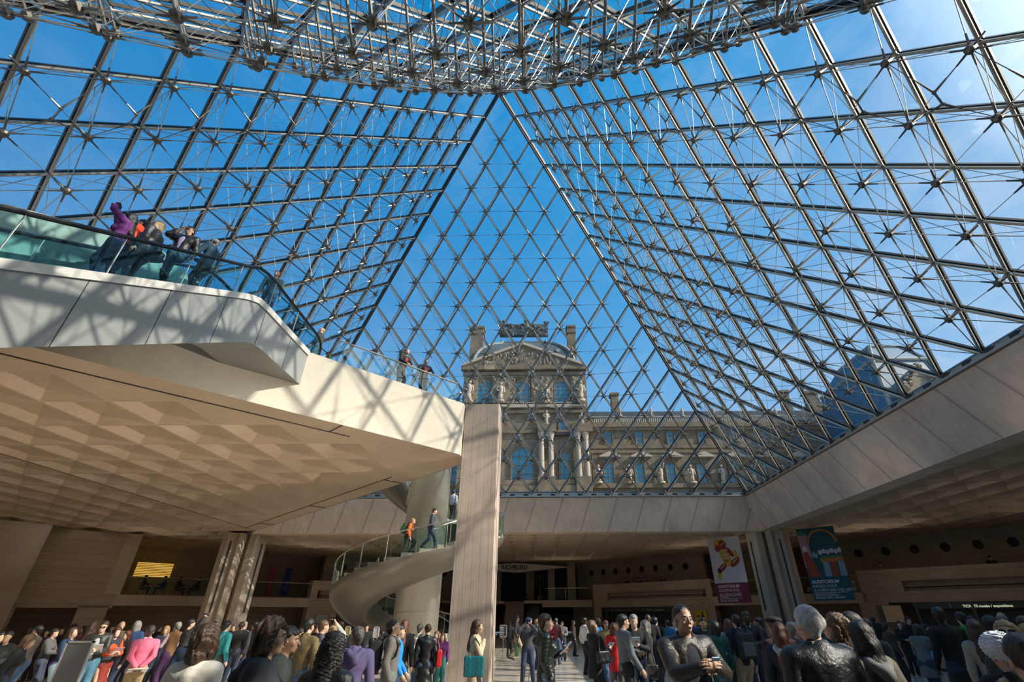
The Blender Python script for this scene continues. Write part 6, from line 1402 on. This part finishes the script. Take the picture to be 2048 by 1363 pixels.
P(0, 0, 0, 84, 'man in grey suit climbing the spiral staircase with papers', at=(-2.42, 4.12), fz=4.17, H=1.72, vox=.014, top=(.04, .05, .075), hair='black', collar=(.5, .5, .5), legs='walk', lean=8, bot=DJN, bk='cloth', arms='front', arms2='front', extra=[('paper', 'white papers carried by the man in grey on the staircase', (.7, .7, .7), 'r')])
P(0, 0, 0, 20, 'man in a white shirt higher up the spiral staircase', at=(-2.5, 9.9), fz=6.2, H=1.72, vox=.016, top=(.62, .64, .68), style='shirt', hair='black', hs='cap', bot=BLK)
for x_, y_, f_, lb, c_ in ((31.6, 15.9, 200, 'lone dark figure leaning over the right mezzanine parapet', BLK), (27.2, 20.3, 210, 'person at the left end of the right mezzanine parapet', GR), (11.2, 36.3, 215, 'dark figure on the far mezzanine, leftmost of the row of four', BLK), (12.2, 35.3, 200, 'person in dark red on the far mezzanine', (.15, .02, .02)), (12.8, 34.7, 230, 'person in grey on the far mezzanine next to the dark red top', GR), (14.1, 33.4, 190, 'dark figure on the far mezzanine, rightmost of the row of four', DG)):
    P(0, 0, 0, f_, lb, at=(x_+.35, y_+.35), fz=3.15, H=1.86, vox=.028, top=c_, hair='black', lean=10, arms='rail')
# seated visitors with cafe tables on the left mezzanine
def cafe_table(x, y, lb):
    o = empty('cafe_table', (x, y, 3.15), label=lb, cat='table')
    m = MB(); m.lathe([(.35, .72), (.36, .735), (.35, .75)], n=20); m.build('table_top', MT['stone2'], o); m = MB(); m.lathe([(.2, 0), (.2, .02), (.03, .04), (.03, .72)], n=12); m.build('pedestal', MT['casting'], o)
def cafe_chair(x, y, rz, lb):
    o = empty('cafe_chair', (x, y, 3.15), rz, label=lb, cat='chair'); c_ = plain('chair_green', (.04, .06, .05), .5)
    m = MB(); m.box((0, 0, .44), (.42, .42, .03)); m.build('seat', c_, o); m = MB(); m.box((0, -.2, .70), (.40, .03, .24)); m.build('backrest', c_, o)
    for a in (-.18, .18):
        for b in (-.18, .18): m = MB(); m.tube([(a, b, 0), (a, b, .44 if b > 0 else .8)], .013, 6); m.build('leg', c_, o)
for k, (x_, y_) in enumerate(((-26.6, 21.9), (-25.0, 23.5))):
    w_ = ('left', 'right')[k]; cafe_table(x_, y_, 'round cafe table on the left mezzanine, the %s one' % w_)
    for q, (dx, f_) in enumerate(((-.62, 45), (.62, -135))):
        e_ = ('left', 'right')[q]; X_, Y_ = x_+dx*.707, y_+dx*.707
        cafe_chair(X_, Y_, -R(f_), 'cafe chair on the %s side of the %s mezzanine table' % (e_, w_)); H_ = 1.7
        P(0, 0, 0, f_, 'seated dark figure on the %s side of the %s mezzanine table' % (e_, w_), at=(X_, Y_), fz=3.15-.24*H_-.02, H=H_, vox=.028, top=(.02, .02, .025), hair='black', legs='sit', arms='read')
# ---- queue posts, sign stands
def belt_post(x, y, lb, to=None):
    o = empty('queue_post', (x, y, FZ), label=lb, cat='queue post', group='belt queue posts on the right')
    m = MB(); m.lathe([(.17, 0), (.17, .015), (.05, .03), (.03, .05)], n=20); m.build('base', MT['casting'], o); m = MB(); m.lathe([(.03, .04), (.03, .92), (.038, .93), (.038, 1.0), (.01, 1.02)], n=12); m.build('pole', MT['steel'], o)
    if to:
        m = MB(); dx, dy = to[0]-x, to[1]-y; n_ = math.hypot(dx, dy); m.extrude([(0, 0, .93), (dx*(1-.04/n_), dy*(1-.04/n_), .93), (dx*(1-.04/n_), dy*(1-.04/n_), .99), (0, 0, .99)], (.004, .004, 0)); m.build('belt', MT['black'], o)
pp = [(9.5+k*1.75, 8.8-k*.55) for k in range(9)]
for k, (x_, y_) in enumerate(pp): belt_post(x_, y_, 'steel queue post with black belt in the row across the right side', pp[k+1] if k < 8 else None)
def sign_stand(px, py, d, lb, w_, h_, body, face=180, z1=None):
    p = on_y(px, py, CAM[1]+d); x, y, zt = p[0], p[1], (z1 or p[2]); o = empty('sign_stand', (x, y, FZ), 0, label=lb, cat='sign'); zt -= FZ
    m = MB(); m.lathe([(.19, 0), (.19, .012), (.06, .03), (.022, .05)], n=20); m.build('base', MT['steel'], o); m = MB(); m.tube([(0, 0, .04), (0, 0, zt-h_-.05)], .02, 8); m.tube([(-w_*.42, 0, zt-h_), (0, 0, zt-h_-.08), (w_*.42, 0, zt-h_)], .012, 6); m.build('pole', MT['steel'], o)
    m = MB(); f_ = .022
    for a, b, c_, e_ in ((-w_/2, zt-h_, w_/2, zt-h_+f_), (-w_/2, zt-f_, w_/2, zt), (-w_/2, zt-h_, -w_/2+f_, zt), (w_/2-f_, zt-h_, w_/2, zt)): m.box(((a+c_)/2, 0, (b+e_)/2), (c_-a, .035, e_-b))
    m.build('frame', MT['cladw'], o); m = MB(); m.box((0, .0, zt-h_/2), (w_-.04, .02, h_-.04)); m.build('panel', body, o); return o, zt
o, zt = sign_stand(1007, 1249, 27.5, 'dark information sign on a steel pole right of the column', .34, .50, plain('sign_dark', (.05, .05, .055), .5))
m = MB()
for k in range(5): m.box((-.06+.01*(k % 2), -.012, zt-.10-k*.07), (.16-.02*(k % 3), .004, .02))
m.build('printed_lines', tw, o)
sign_stand(163, 1281, 8.3, 'grey blank notice panel on a stand at the lower left', .40, .56, plain('sign_grey', (.17, .165, .16), .4))
sign_stand(697, 1251, 15.5, 'small framed yellow notice on a stand left of the purple anorak', .15, .22, plain('sign_yellow', (.45, .36, .08), .5))
sign_stand(754, 1252, 15.0, 'small framed white notice on a stand right of the purple anorak', .15, .26, plain('sign_paper', (.5, .45, .42), .5))
